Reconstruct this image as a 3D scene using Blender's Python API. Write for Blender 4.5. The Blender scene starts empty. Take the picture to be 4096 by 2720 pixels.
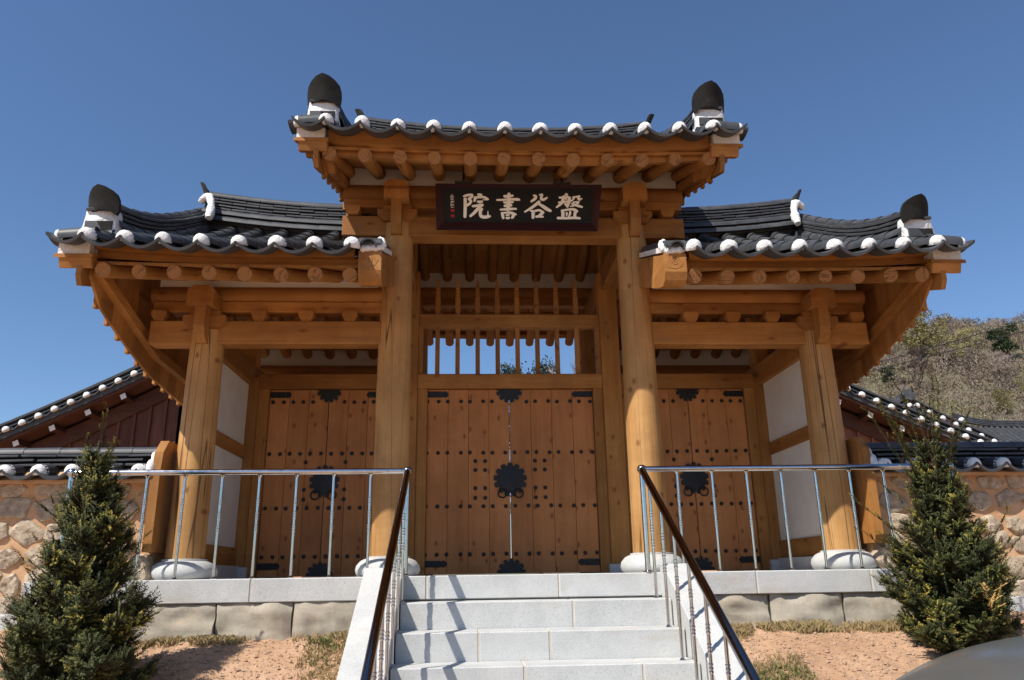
import bpy, bmesh, math, random
from mathutils import Vector, Matrix, noise
R_ = math.radians
S = bpy.context.scene
COL = S.collection

# ------------------------------------------------------------------ camera
PITCH, ROLL, YAW = 0.297379, -0.0155547, -0.0564001
fw = Vector((-math.sin(YAW)*math.cos(PITCH), math.cos(YAW)*math.cos(PITCH), math.sin(PITCH)))
rt = Vector((math.cos(YAW), math.sin(YAW), 0)); up = rt.cross(fw)
rt2 = math.cos(ROLL)*rt + math.sin(ROLL)*up; up2 = -math.sin(ROLL)*rt + math.cos(ROLL)*up
cam = bpy.data.cameras.new('camera'); cam_o = bpy.data.objects.new('camera', cam); COL.objects.link(cam_o)
cam.sensor_width = 36; cam.lens = 3060/4096*36; cam.clip_end = 5000; cam.clip_start = 0.05
M = Matrix((rt2, up2, -fw)).transposed().to_4x4(); M.translation = (-0.484, -7.6, 0.0)
cam_o.matrix_world = M
S.camera = cam_o
S.render.resolution_x = 1024; S.render.resolution_y = 680

# ------------------------------------------------------------------ sky, sun, exposure
SUN = Vector((-0.62, -0.565, 1.0)).normalized()          # direction towards the sun
EL = math.asin(SUN.z); AZ = math.atan2(SUN.x, SUN.y)
W = bpy.data.worlds.new('World'); S.world = W; W.use_nodes = True
nt = W.node_tree; bg = nt.nodes['Background']
sky = nt.nodes.new('ShaderNodeTexSky'); sky.sky_type = 'NISHITA'; sky.sun_disc = False
sky.sun_elevation = EL; sky.sun_rotation = AZ; sky.altitude = 100
sky.air_density = 1.0; sky.dust_density = 0.15; sky.ozone_density = 7.0
nt.links.new(sky.outputs[0], bg.inputs[0]); bg.inputs[1].default_value = 0.105
sl = bpy.data.lights.new('sun', 'SUN'); sl.energy = 4.7; sl.angle = R_(0.5); sl.color = (1.0, 0.95, 0.87)
so = bpy.data.objects.new('sun', sl); COL.objects.link(so)
so.rotation_euler = (-SUN).to_track_quat('-Z', 'Y').to_euler(); so.location = SUN*30
S.view_settings.view_transform = 'Standard'; S.view_settings.look = 'None'
S.view_settings.exposure = 0.35; S.view_settings.gamma = 1.0; S.view_settings.use_curve_mapping = False

# ------------------------------------------------------------------ helpers
class MB:
    def __init__(s): s.v = []; s.f = []; s.m = []
    def add(s, vs, fs, m=0):
        b = len(s.v); s.v += [tuple(v) for v in vs]; s.f += [tuple(b+i for i in f) for f in fs]; s.m += [m]*len(fs)
    def box(s, x0, x1, y0, y1, z0, z1, c=0.0, m=0, mat=None):
        lo = (x0, y0, z0); hi = (x1, y1, z1)
        if c <= 0:
            vs = [(x, y, z) for z in (z0, z1) for y in (y0, y1) for x in (x0, x1)]
            fs = [(0, 2, 3, 1), (4, 5, 7, 6), (0, 1, 5, 4), (2, 6, 7, 3), (0, 4, 6, 2), (1, 3, 7, 5)]
        else:
            vs = []; ix = {}
            for sx in (0, 1):
                for sy in (0, 1):
                    for sz in (0, 1):
                        for a in range(3):
                            p = []
                            for k, sg in enumerate((sx, sy, sz)):
                                e = hi[k] if sg else lo[k]
                                p.append(e if k == a else e + (-c if sg else c))
                            ix[(sx, sy, sz, a)] = len(vs); vs.append(tuple(p))
            fs = []
            for a in range(3):
                b, d = (a+1) % 3, (a+2) % 3
                for sg in (0, 1):
                    q = []
                    for u, w in ((0, 0), (1, 0), (1, 1), (0, 1)):
                        k = [0, 0, 0]; k[a] = sg; k[b] = u; k[d] = w; q.append(ix[(*k, a)])
                    fs.append(tuple(q))
                for u in (0, 1):
                    for w in (0, 1):
                        q = []
                        for sg, ax in ((0, b), (1, b), (1, d), (0, d)):
                            k = [0, 0, 0]; k[a] = sg; k[b] = u; k[d] = w; q.append(ix[(*k, ax)])
                        fs.append(tuple(q))
            for sx in (0, 1):
                for sy in (0, 1):
                    for sz in (0, 1): fs.append(tuple(ix[(sx, sy, sz, a)] for a in range(3)))
        if mat is not None: vs = [tuple(mat @ Vector(v)) for v in vs]
        s.add(vs, fs, m)
    def prism(s, poly, axis, a, b, m=0, mat=None):
        n = len(poly); vs = []
        for t in (a, b):
            for p, q in poly:
                vs.append({'x': (t, p, q), 'y': (p, t, q), 'z': (p, q, t)}[axis])
        if mat is not None: vs = [tuple(mat @ Vector(v)) for v in vs]
        fs = [tuple(range(n)), tuple(range(2*n-1, n-1, -1))] + [(i, n+i, n+(i+1) % n, (i+1) % n) for i in range(n)]
        s.add(vs, fs, m)
    def tube(s, path, rad, n=8, cap=True, m=0, cm=None, closed=False):
        P = [Vector(p) for p in path]; k = len(P)
        if not isinstance(rad, (list, tuple)): rad = [rad]*k
        t0 = (P[1]-P[0]).normalized(); ref = Vector((0, 0, 1)) if abs(t0.z) < .9 else Vector((1, 0, 0))
        u = t0.cross(ref).normalized(); vs = []
        for i in range(k):
            if closed: t = (P[(i+1) % k]-P[i-1]).normalized()
            else: t = (P[min(i+1, k-1)]-P[max(i-1, 0)]).normalized()
            u = (u - t*u.dot(t)).normalized(); w = t.cross(u)
            for j in range(n):
                a = 2*math.pi*j/n; vs.append(P[i]+(u*math.cos(a)+w*math.sin(a))*rad[i])
        fs = []
        for i in range(k if closed else k-1):
            i2 = (i+1) % k
            for j in range(n): fs.append((i*n+j, i*n+(j+1) % n, i2*n+(j+1) % n, i2*n+j))
        b = len(s.v); s.add(vs, fs, m)
        if cap and not closed:
            s.f += [tuple(b+j for j in range(n-1, -1, -1)), tuple(b+(k-1)*n+j for j in range(n))]; s.m += [m if cm is None else cm]*2
    def lathe(s, prof, n=16, c=(0, 0, 0), m=0, sc=(1, 1)):
        vs = []; k = len(prof)
        for r, z in prof:
            for j in range(n):
                a = 2*math.pi*j/n; vs.append((c[0]+r*sc[0]*math.cos(a), c[1]+r*sc[1]*math.sin(a), c[2]+z))
        fs = [(i*n+j, i*n+(j+1) % n, (i+1)*n+(j+1) % n, (i+1)*n+j) for i in range(k-1) for j in range(n)]
        fs += [tuple(range(n-1, -1, -1)), tuple((k-1)*n+j for j in range(n))]
        s.add(vs, fs, m)
    def merge(s, o, mat):
        s.add([tuple(mat @ Vector(v)) for v in o.v], [], 0); b = len(s.v)-len(o.v)
        s.f += [tuple(b+i for i in f) for f in o.f]; s.m += o.m
    def sweepx(s, poly, xs, off, m=0):
        n = len(poly); vs = []
        for x in xs:
            for y, z in poly: vs.append((x, y, z+off(x)))
        k = len(xs)
        fs = [(i*n+j, i*n+(j+1) % n, (i+1)*n+(j+1) % n, (i+1)*n+j) for i in range(k-1) for j in range(n)]
        fs += [tuple(range(n)), tuple((k-1)*n+j for j in range(n-1, -1, -1))]
        s.add(vs, fs, m)
    def mesh(s, name, mats, smooth=0, fix=True):
        me = bpy.data.meshes.new(name); me.from_pydata(s.v, [], s.f)
        if not isinstance(mats, (list, tuple)): mats = [mats]
        for q in mats: me.materials.append(q)
        if len(mats) > 1: me.polygons.foreach_set('material_index', s.m)
        if fix:
            bm = bmesh.new(); bm.from_mesh(me); bmesh.ops.recalc_face_normals(bm, faces=bm.faces); bm.to_mesh(me); bm.free()
        if smooth:
            me.polygons.foreach_set('use_smooth', [True]*len(me.polygons)); me.set_sharp_from_angle(angle=R_(smooth))
        me.update(); return me
    def build(s, name, mats, parent=None, smooth=0, mat=None, fix=True):
        return link(name, s.mesh(name, mats, smooth, fix), parent, mat)

def link(name, me, parent=None, mat=None):
    o = bpy.data.objects.new(name, me); COL.objects.link(o); o.parent = parent
    if mat is not None: o.matrix_local = mat
    return o
def thing(name, label, cat, loc=(0, 0, 0), group=None):
    o = bpy.data.objects.new(name, None); COL.objects.link(o); o.location = loc; o.empty_display_size = .2
    tag(o, label, cat, group); return o
def tag(o, label, cat, group=None):
    o['label'] = label; o['category'] = cat
    if group: o['group'] = group
    return o
def kind(o, k): o['kind'] = k; return o
def frame(x, y, z, X, Y, Z): 
    m = Matrix((Vector(X), Vector(Y), Vector(Z))).transposed().to_4x4(); m.translation = (x, y, z); return m
def T(x, y, z): return Matrix.Translation((x, y, z))
def U(a, b): return random.uniform(a, b)
random.seed(7)

# ------------------------------------------------------------------ materials
def newmat(name):
    m = bpy.data.materials.new(name); m.use_nodes = True
    n = m.node_tree; b = n.nodes['Principled BSDF']; return m, n, b
def nd(n, t, **k):
    o = n.nodes.new('ShaderNode'+t)
    for a, v in k.items():
        if a in o.inputs: o.inputs[a].default_value = v
        else: setattr(o, a, v)
    return o
def ramp(n, fac, stops):
    r = n.nodes.new('ShaderNodeValToRGB'); e = r.color_ramp.elements
    while len(e) < len(stops): e.new(.5)
    for q, (p, c) in zip(e, stops): q.position = p; q.color = (*c, 1) if len(c) == 3 else c
    n.links.new(fac, r.inputs[0]); return r.outputs[0]
def mixc(n, fac, a, b, mode='MIX'):
    m = n.nodes.new('ShaderNodeMix'); m.data_type = 'RGBA'; m.blend_type = mode
    for s, v in ((0, fac), (6, a), (7, b)):
        if hasattr(v, 'links'): n.links.new(v, m.inputs[s])
        elif isinstance(v, (int, float)): m.inputs[s].default_value = v
        else: m.inputs[s].default_value = (*v, 1)
    return m.outputs[2]
def math_(n, op, a, b=None):
    m = n.nodes.new('ShaderNodeMath'); m.operation = op
    for s, v in ((0, a), (1, b)):
        if v is None: continue
        if hasattr(v, 'links'): n.links.new(v, m.inputs[s])
        else: m.inputs[s].default_value = v
    return m.outputs[0]
def coords(n, scale, rnd=0):
    tc = nd(n, 'TexCoord'); v = tc.outputs['Object']
    if rnd:
        oi = nd(n, 'ObjectInfo'); sc = n.nodes.new('ShaderNodeVectorMath'); sc.operation = 'SCALE'
        cx = nd(n, 'CombineXYZ'); 
        for i in range(3): n.links.new(oi.outputs['Random'], cx.inputs[i])
        n.links.new(cx.outputs[0], sc.inputs[0]); sc.inputs[3].default_value = rnd
        ad = n.nodes.new('ShaderNodeVectorMath'); n.links.new(v, ad.inputs[0]); n.links.new(sc.outputs[0], ad.inputs[1]); v = ad.outputs[0]
    mp = nd(n, 'Mapping'); mp.inputs['Scale'].default_value = scale; n.links.new(v, mp.inputs[0]); return mp.outputs[0]
def noise_(n, vec, scale, detail=4, rough=.55, dist=0):
    t = nd(n, 'TexNoise'); t.inputs['Scale'].default_value = scale; t.inputs['Detail'].default_value = detail
    t.inputs['Roughness'].default_value = rough; t.inputs['Distortion'].default_value = dist
    n.links.new(vec, t.inputs['Vector']); return t.outputs['Fac']
def bump(n, b, h, st, d=.01):
    q = nd(n, 'Bump'); q.inputs['Strength'].default_value = st; q.inputs['Distance'].default_value = d
    n.links.new(h, q.inputs['Height']); n.links.new(q.outputs[0], b.inputs['Normal'])

def nd_sep(n, col):
    q = nd(n, 'SeparateColor'); n.links.new(col, q.inputs[0]); return q.outputs[0]
def wood(name, axis, dark, mid, light, crack=.0, rough=.7, vary=.36, knot=(.15, .040, .009)):
    m, n, b = newmat(name); i = 'xyz'.index(axis)
    sc = [7, 7, 7]; sc[i] = .55; v = coords(n, sc, 41)
    big = noise_(n, v, 1.0, 5, .6, .35)
    sc2 = [55, 55, 55]; sc2[i] = 1.6; fine = noise_(n, coords(n, sc2, 41), 1.0, 3)
    f = math_(n, 'ADD', math_(n, 'MULTIPLY', big, .7), math_(n, 'MULTIPLY', fine, .3))
    c = ramp(n, f, [(.28, dark), (.5, mid), (.74, light)])
    sp = nd(n, 'SeparateXYZ'); n.links.new(coords(n, (1, 1, 1), 23), sp.inputs[0]); cb = nd(n, 'CombineXYZ')
    ka, kb = {'x': (2.4, 5.5), 'y': (2.4, 5.5), 'z': (5.5, 3.4)}[axis]
    n.links.new(math_(n, 'MULTIPLY', sp.outputs[1 if axis == 'y' else 0], ka), cb.inputs[0]); n.links.new(math_(n, 'MULTIPLY', sp.outputs[2], kb), cb.inputs[1])
    vo = nd(n, 'TexVoronoi'); vo.voronoi_dimensions = '2D'; n.links.new(cb.outputs[0], vo.inputs['Vector']); vo.inputs['Scale'].default_value = 1
    pick = math_(n, 'GREATER_THAN', nd_sep(n, vo.outputs['Color']), .62)
    k = ramp(n, vo.outputs['Distance'], [(.05, (1, 1, 1)), (.085, (.5, .5, .5)), (.15, (0, 0, 0))])
    c = mixc(n, math_(n, 'MULTIPLY', math_(n, 'MULTIPLY', k, pick), .72), c, knot)
    if crack:
        s3 = [9, 9, 9]; s3[i] = .16
        q = noise_(n, coords(n, s3, 17), 1.0, 1, .4, .25)
        cr = ramp(n, q, [(.489, (0, 0, 0)), (.497, (1, 1, 1)), (.501, (1, 1, 1)), (.507, (0, 0, 0))])
        c = mixc(n, math_(n, 'MULTIPLY', cr, crack), c, (.05, .02, .008))
    wt = noise_(n, coords(n, (1.6, 1.6, 1.6), 13), 1.0, 6, .65)
    c = mixc(n, ramp(n, wt, [(.42, (0, 0, 0)), (.72, (.55, .55, .55))]), c, tuple(q*.55 for q in dark))
    c = mixc(n, ramp(n, wt, [(.25, (.3, .3, .3)), (.42, (0, 0, 0))]), c, tuple(min(1, q*1.25) for q in light))
    oi = nd(n, 'ObjectInfo'); hv = nd(n, 'HueSaturation'); n.links.new(c, hv.inputs['Color'])
    n.links.new(math_(n, 'ADD', math_(n, 'MULTIPLY', oi.outputs['Random'], vary), 1-vary/2), hv.inputs['Value'])
    n.links.new(hv.outputs[0], b.inputs['Base Color']); b.inputs['Roughness'].default_value = rough
    b.inputs['Specular IOR Level'].default_value = .3; bump(n, b, fine, .5, .005); return m
WD = dict(dark=(.255, .098, .022), mid=(.375, .162, .040), light=(.49, .24, .074))
wX = wood('timber_along_x', 'x', **WD); wY = wood('timber_along_y', 'y', **WD); wZ = wood('timber_upright', 'z', **WD)
wCol = wood('column_timber', 'z', (.36, .168, .050), (.48, .255, .088), (.58, .335, .135), crack=.9, vary=.10)
wDoor = wood('door_timber', 'z', (.40, .150, .046), (.51, .205, .067), (.58, .25, .088), vary=.22)
wRaf = wood('rafter_timber', 'z', (.28, .105, .022), (.385, .165, .038), (.48, .235, .068), crack=.8, vary=.3)
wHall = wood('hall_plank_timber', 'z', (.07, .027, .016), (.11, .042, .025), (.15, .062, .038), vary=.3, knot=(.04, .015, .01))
wHall2 = wood('sunlit_hall_plank_timber', 'z', (.17, .065, .035), (.24, .095, .055), (.30, .13, .08), vary=.3, knot=(.08, .03, .02))  # brighter copy of the hall planks, sunlight put into the colour
wHallX = wood('hall_board_timber', 'x', (.055, .022, .014), (.085, .034, .02), (.12, .048, .03), vary=.2, knot=(.04, .015, .01))
wRed = wood('red_painted_timber', 'z', (.12, .012, .012), (.16, .017, .015), (.2, .025, .02), vary=.2, knot=(.08, .01, .01))
def endgrain(name):
    m, n, b = newmat(name); v = coords(n, (1, 1, 0), 0)
    wv = nd(n, 'TexWave'); wv.wave_type = 'RINGS'; wv.rings_direction = 'Z'; n.links.new(v, wv.inputs[0])
    wv.inputs['Scale'].default_value = 16; wv.inputs['Distortion'].default_value = 2.5; wv.inputs['Detail'].default_value = 2
    c = ramp(n, wv.outputs['Fac'], [(0, (.25, .10, .026)), (1, (.36, .17, .052))])
    q = noise_(n, coords(n, (3, 14, 1), 31), 1.0, 2, .5, 1.0)
    cr = ramp(n, q, [(.47, (0, 0, 0)), (.495, (1, 1, 1)), (.505, (1, 1, 1)), (.53, (0, 0, 0))])
    c = mixc(n, math_(n, 'MULTIPLY', cr, .7), c, (.07, .03, .01))
    n.links.new(c, b.inputs['Base Color']); b.inputs['Roughness'].default_value = .8; return m
wEnd = endgrain('rafter_end_grain')
def stone(name, cols, sp=(.12, .12, .12), spk=.35, rough=.75, scale=3, stain=None, bst=.3, fs=260):
    m, n, b = newmat(name)
    big = noise_(n, coords(n, (1, 1, 1), 19), scale, 6, .65)
    c = ramp(n, big, [(.3, cols[0]), (.5, cols[1]), (.7, cols[2])])
    fine = noise_(n, coords(n, (1, 1, 1), 3), fs, 2, .6)
    k = ramp(n, fine, [(.56, (0, 0, 0)), (.66, (1, 1, 1))]); c = mixc(n, math_(n, 'MULTIPLY', k, spk), c, sp)
    if stain:
        s = noise_(n, coords(n, (1.5, 1.5, 4), 7), 1.1, 5, .7)
        k = ramp(n, s, [(.55, (0, 0, 0)), (.72, (1, 1, 1))]); c = mixc(n, math_(n, 'MULTIPLY', k, .55), c, stain)
    n.links.new(c, b.inputs['Base Color']); b.inputs['Roughness'].default_value = rough; b.inputs['Specular IOR Level'].default_value = .3
    h = math_(n, 'ADD', big, math_(n, 'MULTIPLY', fine, .15)); bump(n, b, h, bst, .02); return m
mGran = stone('granite', [(.45, .45, .435), (.52, .52, .50), (.58, .575, .55)], (.25, .25, .25), .55, stain=(.46, .39, .30), bst=.2, fs=110)
mBlock = stone('rough_block_stone', [(.29, .255, .20), (.42, .37, .285), (.50, .435, .335)], (.15, .14, .12), .35, scale=3.2, stain=(.52, .35, .21), bst=.8)
mStone = stone('field_stone', [(.26, .19, .13), (.43, .34, .24), (.57, .47, .35)], (.18, .13, .09), .6, scale=11, bst=1.0, fs=60)
mClay = stone('clay_mortar', [(.46, .26, .13), (.55, .335, .185), (.62, .41, .25)], (.42, .24, .13), .3, scale=4, rough=.95, bst=.5, fs=50)
mTile = stone('roof_tile', [(.038, .040, .043), (.058, .060, .064), (.09, .092, .096)], (.03, .03, .03), .3, scale=3.5, rough=.48, bst=.15)
mTileD = stone('weathered_end_tile', [(.011, .010, .009), (.017, .016, .014), (.028, .026, .023)], (.015, .015, .015), .4, scale=6, rough=.95, bst=.3)
mPlast = stone('white_lime_plaster', [(.70, .69, .66), (.78, .77, .745), (.82, .81, .79)], (.55, .51, .45), .4, scale=14, rough=.9, bst=1.0, fs=55, stain=(.55, .52, .48))
mWall = stone('wall_plaster', [(.66, .61, .535), (.72, .67, .59), (.76, .71, .635)], (.55, .53, .5), .15, scale=3, rough=.9, bst=.1)
mJoint = stone('joint_mortar', [(.55, .46, .34), (.62, .53, .40), (.66, .58, .46)], (.5, .4, .3), .2, rough=.9)
def plain(name, col, rough=.6, metal=0, **k):
    m, n, b = newmat(name); b.inputs['Base Color'].default_value = (*col, 1); b.inputs['Roughness'].default_value = rough
    b.inputs['Metallic'].default_value = metal
    for a, v in k.items(): b.inputs[a.replace('_', ' ')].default_value = v
    return m
def iron(name):
    m, n, b = newmat(name); f = noise_(n, coords(n, (1, 1, 1), 9), 25, 4)
    n.links.new(ramp(n, f, [(.3, (.008, .008, .009)), (.7, (.022, .021, .021))]), b.inputs['Base Color'])
    b.inputs['Roughness'].default_value = .5; b.inputs['Metallic'].default_value = .3; bump(n, b, f, .3, .003); return m
mIron = iron('black_iron')
def steel():
    m, n, b = newmat('polished_steel'); f = noise_(n, coords(n, (4, 4, 4), 9), 6, 3)
    n.links.new(ramp(n, f, [(.3, (.50, .50, .51)), (.7, (.62, .62, .63))]), b.inputs['Base Color'])
    b.inputs['Metallic'].default_value = 1
    n.links.new(math_(n, 'ADD', math_(n, 'MULTIPLY', f, .10), .07), b.inputs['Roughness']); return m
mSteel = steel()
mRail = plain('chrome_rail_dark_reflection', (.26, .245, .24), .10, 1.0)  # chrome handrail; dark reflections put into the base colour
mSignB = plain('sign_black_lacquer', (.006, .007, .0072), .6, Specular_IOR_Level=.25)
mSignF = plain('sign_maroon_lacquer', (.030, .0055, .006), .5, Specular_IOR_Level=.25)
mInk = plain('sign_white_lettering', (.86, .84, .78), .7)
mSeal = plain('sign_red_seal', (.30, .006, .006), .6)
mTeal = plain('teal_paint', (.02, .16, .14), .6)
def soil():
    m, n, b = newmat('sandy_soil'); v = coords(n, (1, 1, 1))
    a = noise_(n, v, 1.3, 6, .65); f = noise_(n, v, 22, 5, .7); g = noise_(n, v, 90, 3, .6)
    c = ramp(n, a, [(.3, (.37, .21, .115)), (.5, (.47, .285, .165)), (.72, (.55, .36, .23))])
    c = mixc(n, ramp(n, f, [(.45, (0, 0, 0)), (.7, (.6, .6, .6))]), c, (.30, .155, .085))
    c = mixc(n, ramp(n, g, [(.62, (0, 0, 0)), (.7, (.5, .5, .5))]), c, (.5, .42, .34))
    n.links.new(c, b.inputs['Base Color']); b.inputs['Roughness'].default_value = .95
    bump(n, b, math_(n, 'ADD', f, math_(n, 'MULTIPLY', g, .5)), .7, .02); return m
mSoil = soil()
def attrmat(name, stops, rough=.6, attr='tip', trans=0):
    m, n, b = newmat(name); a = nd(n, 'Attribute'); a.attribute_name = attr
    n.links.new(ramp(n, a.outputs['Fac'], stops), b.inputs['Base Color']); b.inputs['Roughness'].default_value = rough
    if trans: b.inputs['Transmission Weight'].default_value = 0
    return m
def setattr_faces(me, vals, name='tip'):
    at = me.attributes.new(name, 'FLOAT', 'FACE'); at.data.foreach_set('value', vals)

# ------------------------------------------------------------------ ground
def sm(a, b, t):
    t = min(1, max(0, (t-a)/(b-a))); return t*t*(3-2*t)
HX = (20, 130)
def hillz(x, y):
    r = sm(45, 205, y)*(1-.55*sm(215, 420, y))
    return 64.5*r*sm(0, 125, x - .12*(y-200)) * (1+.10*noise.noise((x*.018, y*.018, 0)))
def groundz(x, y):
    if y < -.60:
        z = -1.656 + (1.206)*sm(-3.9, -.3, y)**.8 if y > -3.9 else -1.656
        z = min(z, -.45)
    elif y < .35: z = -.45 + .17*(y+.6)/.95
    else: z = -.12
    return z
def gnoise(x, y): return .035*noise.noise((x*1.1, y*1.1, 0)) + .014*noise.noise((x*5, y*5, 3)) + .016*noise.noise((x*11, y*11, 5)) + .011*noise.noise((x*27, y*27, 6))
def axis_pts(lo, hi, step, far):
    a = []; v = lo
    while v <= hi+1e-6: a.append(v); v += step
    return [-f for f in far[::-1] if -f < lo] + a + [f for f in far if f > hi]
gx = axis_pts(-5.0, 5.0, .028, [8, 11, 16, 25, 45, 90, 200, 500, 1500])
gy = axis_pts(-1.9, .5, .028, [1, 3, 8, 16, 30, 60, 120, 250, 600, 1500])
gy = [-1500, -500, -150, -60, -25, -12, -8, -6, -5, -4.4, -4, -3.7, -3.4, -3.1, -2.8, -2.5, -2.3, -2.1] + [g for g in gy if g >= -1.95]
mb = MB(); nx = len(gx)
for y in gy:
    for x in gx:
        near = abs(x) < 5.1 and -4.3 < y < .4
        mb.v.append((x, y, groundz(x, y) + (gnoise(x, y) if near else 0)))
mb.f = [(j*nx+i, j*nx+i+1, (j+1)*nx+i+1, (j+1)*nx+i) for j in range(len(gy)-1) for i in range(nx-1)]; mb.m = [0]*len(mb.f)
kind(mb.build('ground', mSoil, smooth=80, fix=False), 'structure')

# ------------------------------------------------------------------ stone platform and staircase
plat = thing('stone_platform', 'long pale granite platform edge on rough grey blocks under the gate', 'platform')
core = MB(); core.box(-4.20, 4.20, -.62, 4.9, -.5, -.008); core.build('platform_core', mGran, plat)
xs = [-4.22, -3.3, -2.34, -1.385]; xr = [1.435, 2.02, 3.05, 4.22]
xc = [-1.375, -.86, .28, 1.425]
for seq, y0 in ((xs, -.70), (xr, -.70), (xc, -.70)):
    for a in seq[1:-1]:
        m_ = MB(); m_.box(a-.004, a+.004, y0+.006, -.31, -.19, -.003); m_.build('joint', mJoint, plat)
    for a, b in zip(seq[:-1], seq[1:]):
        m_ = MB(); m_.box(a+.0035, b-.0035, y0+U(-.003, .003), -.3, -.195, 0.0, .008); m_.build('edge_slab', mGran, plat)
for side in (-1, 1):
    m_ = MB(); m_.box(*((-4.22, -3.9) if side < 0 else (3.9, 4.22)), -.295, 1.2, -.195, .0, .008); m_.build('edge_slab', mGran, plat)
random.seed(3)
def roughblock(x0, x1, y0, y1, z0, z1, amp=.06):
    bm = bmesh.new(); bmesh.ops.create_cube(bm, size=1)
    bmesh.ops.subdivide_edges(bm, edges=bm.edges[:], cuts=13, use_grid_fill=True)
    sd = U(0, 100)
    for v in bm.verts:
        x = x0+(v.co.x+.5)*(x1-x0); y = y0+(v.co.y+.5)*(y1-y0); z = z0+(v.co.z+.5)*(z1-z0)
        e = max(abs(v.co.x), 0)*2; e2 = abs(v.co.z)*2
        d = noise.noise((x*3.5+sd, y*5, z*4))*amp*.8 + abs(noise.noise((x*7+sd, y*9, z*8)))*amp*.6 + noise.noise((x*17+sd, y*9, z*17))*amp*.14
        if v.co.y < -.4: y += d + .02*max(e**8, e2**6)
        x += noise.noise((z*7, sd, x))*.012; z += noise.noise((x*6, sd, z))*.01
        v.co = (x, y, z)
    me = bpy.data.meshes.new('foundation_block'); bm.to_mesh(me); bm.free(); me.materials.append(mBlock)
    me.polygons.foreach_set('use_smooth', [True]*len(me.polygons)); me.set_sharp_from_angle(angle=R_(50)); return me
for seq in ([-4.2, -3.55, -2.62, -1.98, -1.36], [1.42, 2.12, 2.78, 3.6, 4.2]):
    for a, b in zip(seq[:-1], seq[1:]): link('foundation_block', roughblock(a+.008, b-.008, -.70, -.4, -.62, -.2), plat)

stair = thing('staircase', 'pale granite staircase with sloping side slabs leading up to the gate', 'staircase')
RISE, RUN = .207, .35

joints = {1: [.35], 2: [-.42, .12], 3: [-.1, .75], 4: [-.5, .5], 5: [0], 6: [-.4, .6], 7: [.2]}
for k in range(1, 8):
    seq = [-1.052] + joints[k] + [1.168]
    for a in joints[k]:
        m_ = MB(); m_.box(a-.0045, a+.0045, -.7-RUN*k+.004, -.7-RUN*(k-1)-.004, -RISE*(k+1), -RISE*k-.003); m_.build('joint', mJoint, stair)
    for a, b in zip(seq[:-1], seq[1:]):
        m_ = MB(); m_.box(a+.0042, b-.0042, -.7-RUN*k+U(-.002, .002), -.7-RUN*(k-1)-.002, -RISE*(k+1)-.01, -RISE*k, .007); m_.build('step', mGran, stair)
for side in (-1, 1):
    x0, x1 = (-1.375, -1.056) if side < 0 else (1.172, 1.425)
    pr = [(-.68, -.5), (-.68, .07), (-.80, .07)]
    for i in range(0, 8):
        y = -.86-.35*i; pr.append((y, .07-.591*(-.80-y)*1.0+0.0))
    pr += [(-3.75, -1.68), (-3.75, -1.9), (-2.0, -1.7)]
    m_ = MB(); m_.prism(pr, 'x', x0, x1); o = m_.build('side_slab', mGran, stair)
    bv = o.modifiers.new('b', 'BEVEL'); bv.width = .006; bv.segments = 1

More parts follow.
